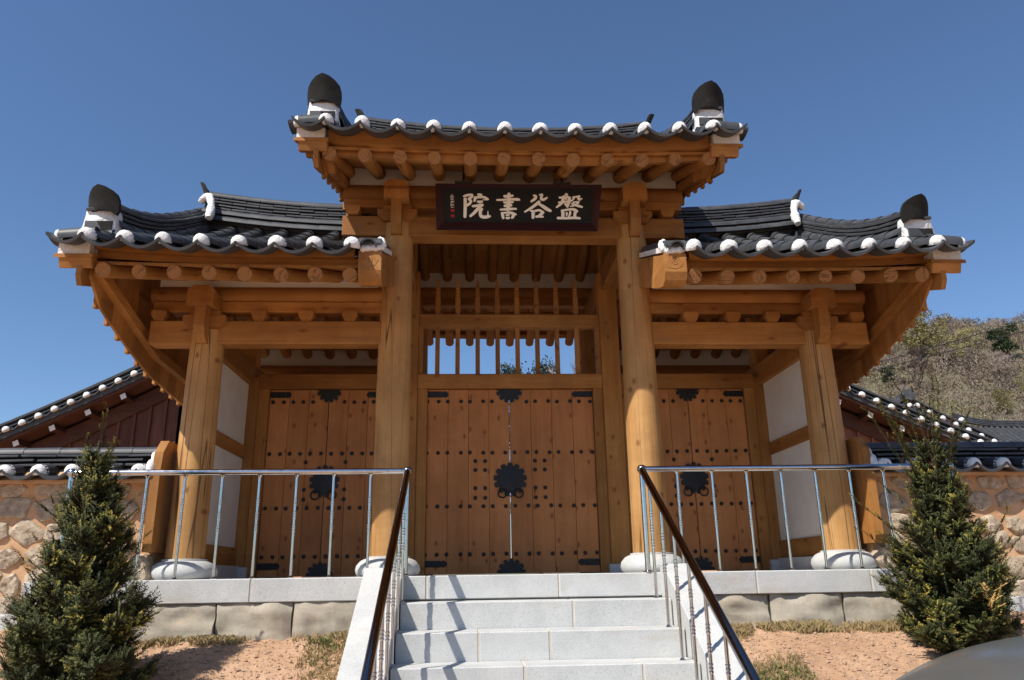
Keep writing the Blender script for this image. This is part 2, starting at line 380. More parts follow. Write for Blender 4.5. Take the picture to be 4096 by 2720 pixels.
# ------------------------------------------------------------------ railings
def baluster_mesh(h):
    m_ = MB(); m_.tube([(0, 0, 0), (0, 0, h)], .0125, 10)
    m_.lathe([(.026, 0), (.026, .004), (.018, .012), (.0125, .02)], 10)
    for zf in (.47, .60, .73):
        for q in (-.022, 0, .022):
            z = h*zf+q; m_.lathe([(.012, z-.009), (.0165, z-.004), (.0165, z+.004), (.012, z+.009)], 10)
    m_.lathe([(.0125, h-.02), (.02, h-.006), (.024, h)], 10)
    return m_.mesh('baluster', mSteel, 40)
BAL = baluster_mesh(.875)
def ball(name, parent, p, r=.042):
    m_ = MB(); m_.lathe([(.001, -r)]+[(r*math.cos(a), r*math.sin(a)) for a in [R_(d) for d in range(-75, 90, 15)]]+[(.001, r)], 18, p)
    return m_.build(name, mSteel, parent, 60)
for side in (-1, 1):
    xin = -1.05 if side < 0 else 1.072; xo = side*3.965; yr = -.655+-.0
    yr = -.665
    rl = thing('steel_railing', 'polished steel railing with twisted balusters %s of the staircase' % ('left' if side < 0 else 'right'), 'railing', (xin, yr, 0), 'railings flanking the stairs')
    off = Vector((xin, yr, 0))
    def L(p): return tuple(Vector(p)-off)
    m_ = MB(); m_.tube([L((xin, yr, .9)), L((xo, yr, .905))], .027, 14); m_.build('top_rail', mSteel, rl, 60)
    m_ = MB(); m_.tube([L((xo, yr, .905)), L((xo, -.02, .905))], .027, 14); m_.build('top_rail', mSteel, rl, 60)
    ex, ey, ez = xin, -3.60, -.86
    hx = xin
    m_ = MB(); m_.tube([L((xin, yr, .9)), L((hx, ey, ez)), L((hx, ey-.12, ez-.09)), L((hx, ey-.15, ez-.2))], .031, 14); m_.build('handrail', mRail, rl, 60)
    for p in ((xin, yr, .9), (xo, yr, .905)): ball('post_ball', rl, L(p))
    for p, r in (((xin, yr), .024), ((xo, yr), .024), ((xo, -.06), .02)):
        m_ = MB(); m_.tube([L((p[0], p[1], 0)), L((p[0], p[1], .88))], r, 12); m_.lathe([(r*1.9, 0), (r*1.9, .006), (r, .02)], 12, L((p[0], p[1], 0))); m_.build('post', mSteel, rl, 50)
    for i in range(1, 9):
        x = xin+(xo-xin)*i/9; link('baluster', BAL, rl, T(*L((x, yr, 0))))
    link('baluster', BAL, rl, T(*L((xo, -.36, 0))))
    for k in range(1, 8):
        y = -.7-RUN*k+.13; zt = .9+(y-yr)*(ez-.9)/(ey-yr); h = zt+RISE*k
        o = link('baluster', BAL, rl, T(*L((xin, y, -RISE*k))) @ Matrix.Diagonal((1, 1, h/.875-.02, 1)))
    m_ = MB(); m_.tube([L((hx, ey-.15, -1.66)), L((hx, ey-.15, ez-.19))], .024, 12); m_.build('post', mSteel, rl, 50)

# ------------------------------------------------------------------ the gate
gate = thing('timber_gate', 'tiled three-bay timber gate with raised middle roof and studded doors', 'gate')
YR = 1.55
CX, OX = 1.265, 3.157
def base_mesh():
    m_ = MB(); m_.lathe([(.27, 0), (.295, .02), (.305, .06), (.295, .10), (.26, .14), (.225, .158), (.205, .163), (.205, .178), (.17, .182)], 28)
    return m_.mesh('base_stone', mGran, 50)
BASE = base_mesh()
def column(x, y, h, r0, r1):
    m_ = MB(); n = 9
    m_.tube([(0, 0, .175+(h-.175)*i/n) for i in range(n+1)], [r0+(r1-r0)*(i/n)**1.3 for i in range(n+1)], 28)
    m_.build('column', wCol, gate, 60, T(x, y, 0)); link('base_stone', BASE, gate, T(x, y, 0))
for sx in (-1, 1):
    column(sx*CX, 0, 3.72, .178, .158); column(sx*OX, 0, 2.53, .176, .160)
    column(sx*CX, 3.1, 3.72, .17, .158); column(sx*OX, 3.1, 2.53, .17, .155)
def bbox(name, mat, x0, x1, y0, y1, z0, z1, c=.008, parent=None):
    m_ = MB(); m_.box(x0, x1, y0, y1, z0, z1, c); return m_.build(name, mat, parent or gate)
def rnd_bar(name, x0, x1, y, z, r, parent=None):
    m_ = MB(); m_.tube([(x0, y, z), (x1, y, z)], r, 20, cm=0); return m_.build(name, wX, parent or gate, 60)
# beams of the middle bay (front and rear) and of the wings
for y in (0, 3.1):
    s = -1 if y == 0 else 1
    bbox('beam', wX, -1.85, 1.835, y-.105, y+.105, 3.46, 3.69)
    bbox('purlin_support', wX, -1.845, 1.83, y-.085, y+.085, 3.80, 3.90)
    rnd_bar('purlin', -1.86, 1.85, y, 3.985, .11)
    m_ = MB(); m_.box(-1.80, 1.80, y-.05, y+.05, 4.05, 4.36); m_.build('eave_plaster', mWall, gate)
    for sx in (-1, 1):
        a, b = sorted((sx*1.40, sx*3.71))
        bbox('beam', wX, a, b, y-.10, y+.10, 2.263, 2.505)
        bbox('purlin_support', wX, a, b, y-.08, y+.08, 2.604, 2.72)
        a, b = sorted((sx*1.38, sx*3.74)); rnd_bar('purlin', a, b, y, 2.80, .10)
        m_ = MB(); m_.box(min(sx*1.45, sx*3.68), max(sx*1.45, sx*3.68), y-.05, y+.05, 2.86, 3.14); m_.build('eave_plaster', mWall, gate)
def block_mesh():
    m_ = MB(); m_.prism([(-.075, .10), (.075, .10), (.075, .05), (.048, 0), (-.048, 0), (-.075, .05)], 'y', -.14, .14); return m_.mesh('bearing_block', wX)
BB = block_mesh()
for x in (-3.62, -2.63, -2.16, -1.72, 1.82, 2.27, 2.69, 3.6): link('bearing_block', BB, gate, T(x, 0, 2.504))
for x in (-1.74, -.7, -.2, .3, .8, 1.66): link('bearing_block', BB, gate, T(x, 0, 3.695))
def bracket(x, z):
    o = Matrix.Translation((x, 0, z))
    m_ = MB()   # beam head with chamfered top, facing front
    m_.prism([(-.13, .80), (.13, .80), (.13, .96), (.075, 1.0), (-.075, 1.0), (-.13, .96)], 'y', -.34, .2); m_.build('beam_head', wY, gate, 0, o)
    m_ = MB(); m_.prism([(-.15, .795), (.15, .795), (.15, .74), (.11, .695), (-.11, .695), (-.15, .74)], 'y', -.15, .15); m_.build('capital_block', wX, gate, 0, o)
    m_ = MB(); m_.prism([(-.21, .74), (.21, .74), (.21, .68), (.15, .61), (.06, .60), (-.06, .60), (-.15, .61), (-.21, .68)], 'y', -.175, .0); m_.build('bracket_arm', wX, gate, 0, o)
    m_ = MB(); m_.prism([(-.05, .80), (-.30, .80), (-.30, .60), (-.27, .50), (-.20, .44), (-.05, .44)], 'x', -.055, .055); m_.build('wing_bracket', wZ, gate, 0, o)
for sx in (-1, 1):
    bracket(sx*CX, 3.0); bracket(sx*OX, 1.80)
    # cross beams front to rear
    bbox('cross_beam', wY, sx*CX-.10, sx*CX+.10, .12, 3.0, 3.42, 3.70)
    bbox('cross_beam', wY, sx*OX-.09, sx*OX+.09, .12, 3.0, 2.20, 2.46)
    bbox('ridge_strut', wZ, sx*CX-.09, sx*CX+.09, YR-.09, YR+.09, 3.70, 4.55)
    bbox('ridge_strut', wZ, sx*OX-.09, sx*OX+.09, YR-.09, YR+.09, 2.46, 3.4)
rnd_bar('ridge_purlin', -1.86, 1.86, YR, 4.62, .11)
for sx in (-1, 1):
    a, b = sorted((sx*1.30, sx*3.74)); rnd_bar('ridge_purlin', a, b, YR, 3.45, .10)

# --- wall of doors
YD = 1.5
for sx in (-1, 1):
    bbox('door_post', wZ, sx*1.237-.115, sx*1.237+.115, YD-.115, YD+.115, .10, 3.66)
    bbox('door_post', wZ, sx*3.10-.10, sx*3.10+.10, YD-.10, YD+.10, .12, 2.3)
    bbox('post_footing', mGran, sx*1.24-.15, sx*1.24+.15, YD-.16, YD+.16, 0, .10)
    bbox('post_footing', mGran, sx*3.10-.14, sx*3.10+.14, YD-.15, YD+.15, 0, .12)
    bbox('door_jamb', wZ, min(sx*1.0, sx*1.122), max(sx*1.0, sx*1.122), YD-.085, YD+.06, 0.002, 2.157, .006)
    bbox('door_jamb', wZ, min(sx*2.875, sx*3.0), max(sx*2.875, sx*3.0), YD-.085, YD+.06, 0.002, 2.157, .006)
    bbox('door_jamb', wZ, min(sx*1.352, sx*1.475), max(sx*1.352, sx*1.475), YD-.085, YD+.06, 0.002, 2.157, .006)
    bbox('lintel', wX, min(sx*1.352, sx*3.0), max(sx*1.352, sx*3.0), YD-.10, YD+.09, 2.157, 2.337)
bbox('lintel', wX, -1.122, 1.122, YD-.10, YD+.09, 2.157, 2.335)
bbox('lattice_rail', wX, -1.122, 1.122, YD-.07, YD+.07, 2.95, 3.11)
for sx in (-1, 1): bbox('lattice_jamb', wZ, min(sx*1.072, sx*1.122), max(sx*1.072, sx*1.122), YD-.06, YD+.06, 2.335, 2.95, .004)
def bar_mesh():
    m_ = MB(); w = .027
    m_.prism([(-w, -w), (w, -w), (w, w), (-w, w)], 'z', 0, .617)
    for (r0, z0, r1, z1) in ((.030, .776, .030, 1.02), (.030, 1.02, .020, 1.03), (.020, 1.03, .028, 1.05), (.028, 1.05, .020, 1.07), (.020, 1.07, .028, 1.09), (.028, 1.09, .020, 1.11), (.020, 1.11, .027, 1.13), (.027, 1.13, .003, 1.285)):
        vs = [(sx*r, sy*r, z) for r, z in ((r0, z0), (r1, z1)) for sx, sy in ((-1, -1), (1, -1), (1, 1), (-1, 1))]
        m_.add(vs, [(0, 1, 5, 4), (1, 2, 6, 5), (2, 3, 7, 6), (3, 0, 4, 7)])
    return m_.mesh('lattice_spike', wZ, fix=True)
BAR = bar_mesh()
for i in range(8): link('lattice_spike', BAR, gate, T(-.893+.2476*i, YD, 2.334))

# door hardware meshes
def star(r, r2, n, t):
    m_ = MB(); k = n*2
    ring = [((r if i % 2 == 0 else r2)*math.cos(math.pi*i/n), (r if i % 2 == 0 else r2)*math.sin(math.pi*i/n)) for i in range(k)]
    vs = [(x, 0, z) for x, z in ring] + [(x*.75, -t*.7, z*.75) for x, z in ring] + [(0, -t, 0)]
    fs = [(i, (i+1) % k, k+(i+1) % k, k+i) for i in range(k)] + [(k+i, k+(i+1) % k, 2*k) for i in range(k)]
    m_.add(vs, fs); return m_
STUD = star(.0262, .0212, 8, .018).mesh('stud', mIron, 30)
def rosette(r, lobes, t=.006, half=None):
    m_ = MB(); pts = []
    for i in range(lobes):
        a0 = 2*math.pi*i/lobes + math.pi/2
        for da, rr in ((-.50, .80), (-.42, .79), (-.40, .86), (-.30, .90), (-.33, .95), (-.2, .985), (0, 1.0), (.2, .985), (.33, .95), (.30, .90), (.40, .86), (.42, .79)):
            a = a0+da*2*math.pi/lobes; pts.append((r*rr*math.cos(a), r*rr*math.sin(a)))
    if half:
        if half > 0: pts = [(x, max(z, 0)) for x, z in pts]
        else: pts = [(x, min(z, 0)) for x, z in pts]
        ct = (0, half*r*.3)
    else: ct = (0, 0)
    n = len(pts)
    vs = [(x, 0, z) for x, z in pts]+[(x, -t, z) for x, z in pts]+[(ct[0], -t-.012 if not half else -t, ct[1])]
    m_.add(vs, [(i, (i+1) % n, n+(i+1) % n, n+i) for i in range(n)]+[(n+i, n+(i+1) % n, 2*n) for i in range(n)])
    return m_
ROS = rosette(.198, 13).mesh('lock_plate', mIron); ROST = rosette(.165, 13, half=-1).mesh('lock_plate', mIron); ROSB = rosette(.165, 13, half=1).mesh('lock_plate', mIron)
def ring_mesh():
    m_ = MB(); m_.tube([(.05*math.cos(a), -.02, .05*math.sin(a)) for a in [2*math.pi*i/20 for i in range(20)]], .0085, 8, closed=True); return m_.mesh('pull_ring', mIron, 60)
RING = ring_mesh()
def hinge_mesh():
    m_ = MB(); p = [(0, -.036), (.17, -.036), (.18, -.028), (.20, -.040), (.225, -.032), (.24, -.018), (.25, 0), (.24, .018), (.225, .032), (.20, .040), (.18, .028), (.17, .036), (0, .036)]
    m_.prism(p, 'y', -.006, 0)
    for cx in (.026, .215):
        m_.lathe([(.018, -.004), (.018, .004)], 10, (0, 0, 0))
        for i in range(len(m_.v)-20, len(m_.v)): x, y, z = m_.v[i]; m_.v[i] = (cx+x, -.008+z*.6, y)
    return m_.mesh('strap_hinge', mIron)
HINGE = hinge_mesh(); FLIPX = Matrix.Diagonal((-1, 1, 1, 1))
DZ = (2.002, 1.385, .762, .226)
def door_leaf(xs, half_w, side, nplank, rows, extra, pos, lab):
    """one leaf hung between the seam xs and xs+side*half_w"""
    x0 = xs + side*.003; x1 = xs + side*half_w; a, b = sorted((x0, x1)); yf = YD-.04
    m_ = MB()
    for z in (.226, .762, 1.385, 2.002): m_.box(a+.02, b-.02, yf+.060, yf+.10, z-.05, z+.05)
    m_.box(a+.001, b-.001, yf+.046, yf+.058, .014, 2.149)
    d = m_.build('door', wX, gate); d['label'] = lab
    w = (b-a)/nplank
    for i in range(nplank):
        m_ = MB(); m_.box(a+i*w+.0015, a+(i+1)*w-.0015, yf+U(-.0015, .0015), yf+.045, .012, 2.15, .003); m_.build('plank', wDoor, d)
    for z, lst in zip(DZ, rows):
        for x in lst: link('stud', STUD, d, T(xs+side*x, yf-.001, z+U(-.003, .003)))
    for x, z in extra: link('stud', STUD, d, T(xs+side*x, yf-.001, z))
    for z in (2.09, .125):
        m = T(xs+side*(half_w-.003), yf-.002, z); m = m @ FLIPX if side > 0 else m
        link('strap_hinge', HINGE, d, m)
    link('pull_ring', RING, d, T(xs+side*.095, yf-.012, .905))
    return d
sc = [.055, .208, .315, .474, .58, .74, .85, .985]
ex4 = [(x, z) for x in (.295, .41) for z in (1.285, 1.18, .97, .858)]
for side in (-1, 1):
    d = door_leaf(-.018, .981 if side < 0 else 1.015, side, 4, ([x for x in sc if x > .16], sc, sc, sc), ex4, 0, 'plank leaf of the wide middle door with rows of black studs')
    if side < 0:
        link('lock_plate', ROS, d, T(-.018, YD-.046, 1.066)); link('lock_plate', ROST, d, T(-.018, YD-.046, 2.15)); link('lock_plate', ROSB, d, T(-.018, YD-.046, .012))
ss = [.06, .185, .30, .42, .53, .655]
for wing in (-1, 1):
    xs_ = wing*2.175
    for side in (-1, 1):
        d = door_leaf(xs_, .695, side, 3, ([x for x in ss if x > .16], ss, ss, ss), [(.23, z) for z in (1.285, 1.18, .97, .858)], 0, 'plank leaf of a narrow side door with black studs')
        if side < 0:
            link('lock_plate', ROS, d, T(xs_, YD-.046, 1.066) @ Matrix.Diagonal((.88, 1, .95, 1))); link('lock_plate', ROST, d, T(xs_, YD-.046, 2.15) @ Matrix.Diagonal((.9, 1, .95, 1))); link('lock_plate', ROSB, d, T(xs_, YD-.046, .012) @ Matrix.Diagonal((.9, 1, .95, 1)))
# --- side walls of the porch
for sx in (-1, 1):
    x = sx*3.157
    def sb(n_, mt, w, y0, y1, z0, z1, c=.005): return bbox(n_, mt, x-w, x+w, y0, y1, z0, z1, c)
    sb('sill_stone', mGran, .11, .14, 1.39, 0, .135)
    sb('wall_rail', wY, .065, .12, 1.40, .137, .33); sb('wall_rail', wY, .065, .12, 1.40, 1.325, 1.47); 
    sb('wall_panel', mWall, .04, .13, 1.40, .33, 1.325, 0); sb('wall_panel', mWall, .04, .13, 1.40, 1.47, 2.20, 0)
    # rear half of the side wall
    sb('wall_panel', mWall, .04, 1.60, 2.96, .0, 2.20, 0)

# ------------------------------------------------------------------ roofs
SPR = .333
def cover_mb(Lg=.31, r=.077):
    m_ = MB(); n = 7; t = .017
    for (y, ro) in ((0, r), (Lg, r*.93)):
        for rr in (ro, ro-t):
            for j in range(n+1):
                a = R_(-8+196*j/n); m_.v.append((rr*math.cos(a), y, rr*math.sin(a)))
    k = n+1
    for j in range(n):
        m_.f += [(j, j+1, 2*k+j+1, 2*k+j), (k+j, 3*k+j, 3*k+j+1, k+j+1), (j, k+j, k+j+1, j+1), (2*k+j, 2*k+j+1, 3*k+j+1, 3*k+j)]
    m_.f += [(0, 2*k, 3*k, k), (n, k+n, 3*k+n, 2*k+n)]
    m_.m = [0]*len(m_.f); return m_
def pan_mb(Lg=.31, w=SPR, t=.022, sag=.075):
    m_ = MB(); n = 8
    for y in (0, Lg):
        for dz in (0, -t):
            for j in range(n+1):
                x = -w/2+w*j/n; m_.v.append((x*.985, y, .012+t+dz+sag*(2*x/w)**2))
    k = n+1
    for j in range(n):
        m_.f += [(j, j+1, 2*k+j+1, 2*k+j), (k+j, 3*k+j, 3*k+j+1, k+j+1), (j, k+j, k+j+1, j+1), (2*k+j, 2*k+j+1, 3*k+j+1, 3*k+j)]
    m_.f += [(0, 2*k, 3*k, k), (n, k+n, 3*k+n, 2*k+n)]; m_.m = [0]*len(m_.f); return m_
def dome_mb(r=.074, d=.046, flat=-.026, seed=0):
    m_ = MB(); n = 14; rings = 4; rg = random.Random(seed)
    for i in range(rings+1):
        a = math.pi/2*i/rings; rr = r*math.cos(a); yy = -d*math.sin(a)
        for j in range(n):
            b = 2*math.pi*j/n; q = 1+rg.uniform(-.045, .035)
            m_.v.append((rr*math.cos(b)*q, yy, max(flat, rr*math.sin(b)*q)))
    m_.f = [(i*n+j, i*n+(j+1) % n, (i+1)*n+(j+1) % n, (i+1)*n+j) for i in range(rings) for j in range(n)]
    b = len(m_.v); m_.v += [(r*math.cos(2*math.pi*j/n), .05, max(flat, r*math.sin(2*math.pi*j/n))) for j in range(n)]
    m_.f += [(j, b+j, b+(j+1) % n, (j+1) % n) for j in range(n)]
    m_.m = [0]*len(m_.f); return m_
COVMB, PANMB = cover_mb(), pan_mb(); PANE = pan_mb(t=.027)
COV = COVMB.mesh('cover_tile', mTile, 40); PANM = PANE.mesh('eave_tile', mTile, 40)
DOMES = [dome_mb(seed=i).mesh('plaster_cap', mPlast, 70, fix=True) for i in range(4)]
DOMEMB = dome_mb()
def slab_mb(L_=.33, w=.24, t=.024, ins=.0):
    m_ = MB(); m_.box(-L_/2+.002, L_/2-.002, -w/2, w/2, 0, t, .004); return m_
class Roof:
    def __init__(s, name, x0, x1, zr, lift_c, lift_h, lift, rows, gables, label):
        s.x0, s.x1, s.zr = x0, x1, zr; s.lc, s.lh, s.l = lift_c, lift_h, lift; s.rows = rows; s.gables = gables
        s.rear = 3.05
    def lift(s, x): return s.l*min(1.3, abs(x-s.lc)/s.lh)**2.6
    def z(s, x, d): return s.zr-.63*d+.048*d*d+s.lift(x)
    def slope(s, d): return .63-.096*d
    def mat(s, x, d, front=True, up=0.0, tilt=0.0):
        sl = math.atan(s.slope(d))+tilt; sg = 1 if front else -1
        Yv = Vector((0, sg*math.cos(sl), math.sin(sl))); Xv = Vector((sg, 0, 0)); Zv = Xv.cross(Yv)
        p = Vector((x, YR-sg*d, s.z(x, d)))+Zv*up
        return frame(p.x, p.y, p.z, Xv, Yv, Zv)
DE = 2.83   # eave distance from the ridge
def build_roof(R, nind, rafters, zraf, label, upbd):
    root = MB()
    # sheathing boards (the part that carries the tiles)
    xa, xb = R.x0, R.x1
    nseg = 16; xs_ = [xa+(xb-xa)*i/nseg for i in range(nseg+1)]
    sheath = lambda d: zraf + .38*(2.70-d) + .062
    poly = [(YR-2.66, sheath(2.66)), (YR, sheath(0)), (YR+2.95, sheath(2.95)), (YR+2.95, sheath(2.95)+.03), (YR, sheath(0)+.03), (YR-2.66, sheath(2.66)+.03)]
    root.sweepx(poly, xs_, lambda x: R.lift(x)*.4)
    rf = root.build('roof', wY, gate); rf['label'] = label
    # rafters
    m_ = MB(); r = .067; Lf = 2.9
    m_.tube([(0, 0, 0), (0, 0, Lf*.33), (0, 0, Lf*.66), (0, 0, Lf)], [r, r*1.04, r*1.02, r], 14, cm=1); RF = m_.mesh('rafter', [wRaf, wEnd], 50)
    sa = math.atan(.38)
    for front in (True, False):
        sg = 1 if front else -1; ln = 2.70 if front else 3.0
        for x in rafters:
            ye = YR-sg*ln; ze = zraf + (2.70-ln)*.38 + R.lift(x)*.5
            Zv = Vector((0, sg*math.cos(sa), math.sin(sa))); Xv = Vector((1, 0, 0)); Yv = Zv.cross(Xv)
            link('rafter', RF, rf, frame(x+U(-.006, .006), ye+U(-.008, .008), ze, Xv, Yv, Zv) @ Matrix.Rotation(U(0, 6.28), 4, 'Z') @ Matrix.Diagonal((U(.95, 1.05),)*2+(1 if front else 1.1, 1)))
    # eave boards
    ze = R.zr-.63*DE+.048*DE*DE
    m_ = MB(); m_.sweepx([(YR-2.61, upbd[0]), (YR-2.61, upbd[1]), (YR-2.5, upbd[1]+.04), (YR-2.5, upbd[0]+.035)], xs_, R.lift); m_.build('eave_board', wX, rf)
    m_ = MB(); m_.sweepx([(YR+2.9, upbd[0]-.08), (YR+2.9, upbd[1]-.08), (YR+2.8, upbd[1]-.04), (YR+2.8, upbd[0]-.045)], xs_, R.lift); m_.build('eave_board', wX, rf)
    # scalloped strip under the tiles
    rows = R.rows; n = 8; xs2 = []
    for a, b in zip(rows[:-1], rows[1:]): xs2 += [a+(b-a)*i/n for i in range(n)]
    xs2.append(rows[-1]); k = 4; w = SPR
    for front in (True, False):
        sg = 1 if front else -1; dd = 2.72 if front else 3.0; vs = []; m_ = MB()
        for x in xs2:
            i = min(range(len(rows)-1), key=lambda q: abs((rows[q]+rows[q+1])/2-x)); c = (rows[i]+rows[i+1])/2; w = rows[i+1]-rows[i]
            zt = R.z(x, dd)-.012+.072*(2*(x-c)/w)**2
            zb = (upbd[1] if front else upbd[1]-.1)+R.lift(x)-.012
            y0 = YR-sg*(dd-.02); y1 = YR-sg*(dd-.1)
            vs += [(x, y0, zb), (x, y0, zt), (x, y1, zt+.02), (x, y1, zb)]
        N = len(xs2)
        m_.add(vs, [(i*4+j, i*4+(j+1) % 4, (i+1)*4+(j+1) % 4, (i+1)*4+j) for i in range(N-1) for j in range(4)]+[(0, 1, 2, 3), tuple((N-1)*4+j for j in (3, 2, 1, 0))])
        m_.build('scalloped_strip', wX, rf)
    # tiles
    rest = MB(); dcap = DE+.02; nc = 10
    for front in (True, False):
        d0 = DE if front else 3.05
        step = (d0-.22)/nc
        for ri, x in enumerate(rows):
            for c in range(nc+1):
                d = d0-step*c
                if d < .12: continue
                mt = R.mat(x+U(-.004, .004), d, front, .062+.004, -.03+U(-.012, .012))
                if front and c < nind: link('cover_tile', COV, rf, mt)
                else: rest.merge(COVMB, mt)
            mt = R.mat(x, dcap if front else 3.07, front, .066, -.03) @ T(0, 0, 0) @ Matrix.Rotation(U(-.2, .2), 4, 'Y')
            if front: link('plaster_cap', random.choice(DOMES), rf, mt @ Matrix.Diagonal((U(.93, 1.04), U(.8, 1.15), U(.93, 1.05), 1)))
        ext = [rows[0]-.30]+rows+[rows[-1]+.30]
        if abs(R.x1) > 3 or abs(R.x0) > 3: ext = ext[1:] if R.x0 > 0 else ext[:-1]
        for a, b in zip(ext[:-1], ext[1:]):
            x = (a+b)/2; sx = (b-a)/SPR
            for c in range(nc+1):
                d = (d0+.05 if c == 0 else d0)-step*c
                if d < .12: continue
                mt = R.mat(x, d, front, 0, -.05) @ Matrix.Diagonal((sx, 1, 1, 1))
                if front and c == 0: link('eave_tile', PANM, rf, R.mat(x, d+.05, front, -.036+U(-.004, .004), -.02+U(-.012, .012)) @ Matrix.Diagonal((sx, 1, 1, 1)))
                else: rest.merge(PANMB, mt)
        if not front:
            for x in rows: rest.merge(DOMEMB, R.mat(x, 3.07, False, .066, -.03))
    kind(rest.build('upper_tiles', mTile, rf, 40), 'stuff')
    return rf, sheath
def half_tube_mesh(Lg, r, name): return cover_mb(Lg, r).mesh(name, mTile, 40)
RC = half_tube_mesh(.30, .062, 'ridge_cover'); RB = half_tube_mesh(.30, .075, 'ridge_base_tile')
SL = [slab_mb(.34, .30-.02*i).mesh('ridge_course_tile', mTile) for i in range(5)]
def ridge(R, rf, xa, xb, lift_fn, tips):
    """stacked ridge along x"""
    L_ = xb-xa; n = max(1, round(L_/.30)); st = L_/n
    def ang(x): return math.atan((lift_fn(x+.05)-lift_fn(x-.05))/.1)
    zb = R.zr
    for i in range(n):
        x = xa+st*i; xm = x+st/2; a = ang(xm)
        def fr(y, z, x=x): return T(x, y, z+lift_fn(x)) @ Matrix.Rotation(-a, 4, 'Y') @ Matrix.Rotation(-math.pi/2, 4, 'Z') @ Matrix.Scale(st/.30, 4, (0, 1, 0))
        for y, z in ((YR-.175, zb+.03), (YR-.125, zb+.14)): link('ridge_base_tile', RB, rf, fr(y, z))
        link('ridge_base_tile', RB, rf, fr(YR+.14, zb+.06))
        link('ridge_cover', RC, rf, fr(YR, zb+.445))
    m_ = MB(); xs_ = [xa+L_*i/12 for i in range(13)]
    m_.sweepx([(YR-.10, zb-.05), (YR+.10, zb-.05), (YR+.07, zb+.44), (YR-.07, zb+.44)], xs_, lift_fn); m_.build('ridge_core', mTile, rf)
    n2 = max(1, round(L_/.34)); st2 = L_/n2
    for c in range(5):
        offx = (c*.5 % 1)*st2
        k = 0; x = xa - (st2-offx if offx else 0)
        while x < xb-.01:
            x_0 = max(xa, x); x_1 = min(xb, x+st2)
            if x_1-x_0 > .05:
                xm = (x_0+x_1)/2
                link('ridge_course_tile', SL[c], rf, T(xm, YR+U(-.006, .006), zb+.215+.046*c+lift_fn(xm)) @ Matrix.Rotation(-ang(xm)+U(-.014, .014), 4, 'Y') @ Matrix.Rotation(U(-.03, .03), 4, 'X') @ Matrix.Scale((x_1-x_0)/.34, 4, (1, 0, 0)))
            x += st2
def mangwa_mb(w=.33, h=.34):
    m_ = MB(); n = 12; out = []
    pts = [(-.44, -.04), (-.485, .10), (-.50, .30), (-.495, .48), (-.455, .66), (-.35, .80), (-.19, .925), (0, 1.0), (.19, .925), (.35, .80), (.455, .66), (.495, .48), (.50, .30), (.485, .10), (.44, -.04), (.29, .10), (0, .17), (-.29, .10)]
    k = len(pts); t = .026
    def P(x, z, y): return (x*w, y+.18*w*(abs(2*x)**2)*1.0 - .10*h*z*z, z*h)
    rings = [1.0, .6, .25]
    cz = .5
    for y0 in (0, t):
        for q in rings:
            for x, z in pts: m_.v.append(P(x*q, cz+(z-cz)*q, y0))
        m_.v.append(P(0, cz, y0))
    B = 3*k+1
    for s_ in (0, 1):
        b = s_*B
        for r_ in range(2):
            for j in range(k): m_.f.append((b+r_*k+j, b+r_*k+(j+1) % k, b+(r_+1)*k+(j+1) % k, b+(r_+1)*k+j))
        for j in range(k): m_.f.append((b+2*k+j, b+2*k+(j+1) % k, b+3*k))
    for j in range(k): m_.f.append((j, (j+1) % k, B+(j+1) % k, B+j))
    m_.m = [0]*len(m_.f); return m_
MANG = mangwa_mb().mesh('ridge_end_tile', mTileD, 50)
def lump(name, pts, r, parent, seed=0, mat=None, amp=.35, n=10):
    rg = random.Random(seed); m_ = MB()
    P = [Vector(p) for p in pts]; Q = []; rad = []
    for i in range(len(P)-1):
        for k in range(4):
            Q.append(P[i].lerp(P[i+1], k/4)); rad.append(r*rg.uniform(1-amp, 1+amp*.6))
    Q.append(P[-1]); rad.append(r*.8); rad[0] *= .7
    m_.tube(Q, rad, n)
    m_.v = [tuple(Vector(v)+Vector((rg.uniform(-1, 1), rg.uniform(-1, 1), rg.uniform(-1, 1)))*r*.10) for v in m_.v]
    return m_.build(name, mat or mPlast, parent, 70)
SLD = slab_mb(.30, .26, .03).mesh('ridge_course_tile', mTile)
def ball_mb(r, sx, sy, sz, c, seed=0, amp=.08):
    rg = random.Random(seed); m_ = MB()
    m_.lathe([(.001, -r)]+[(r*math.cos(a), r*math.sin(a)) for a in [R_(d) for d in range(-70, 90, 20)]]+[(.001, r)], 14)
    m_.v = [(c[0]+x*sx*rg.uniform(1-amp, 1+amp), c[1]+y*sy*rg.uniform(1-amp, 1+amp), c[2]+z*sz*rg.uniform(1-amp, 1+amp)) for x, y, z in m_.v]; return m_
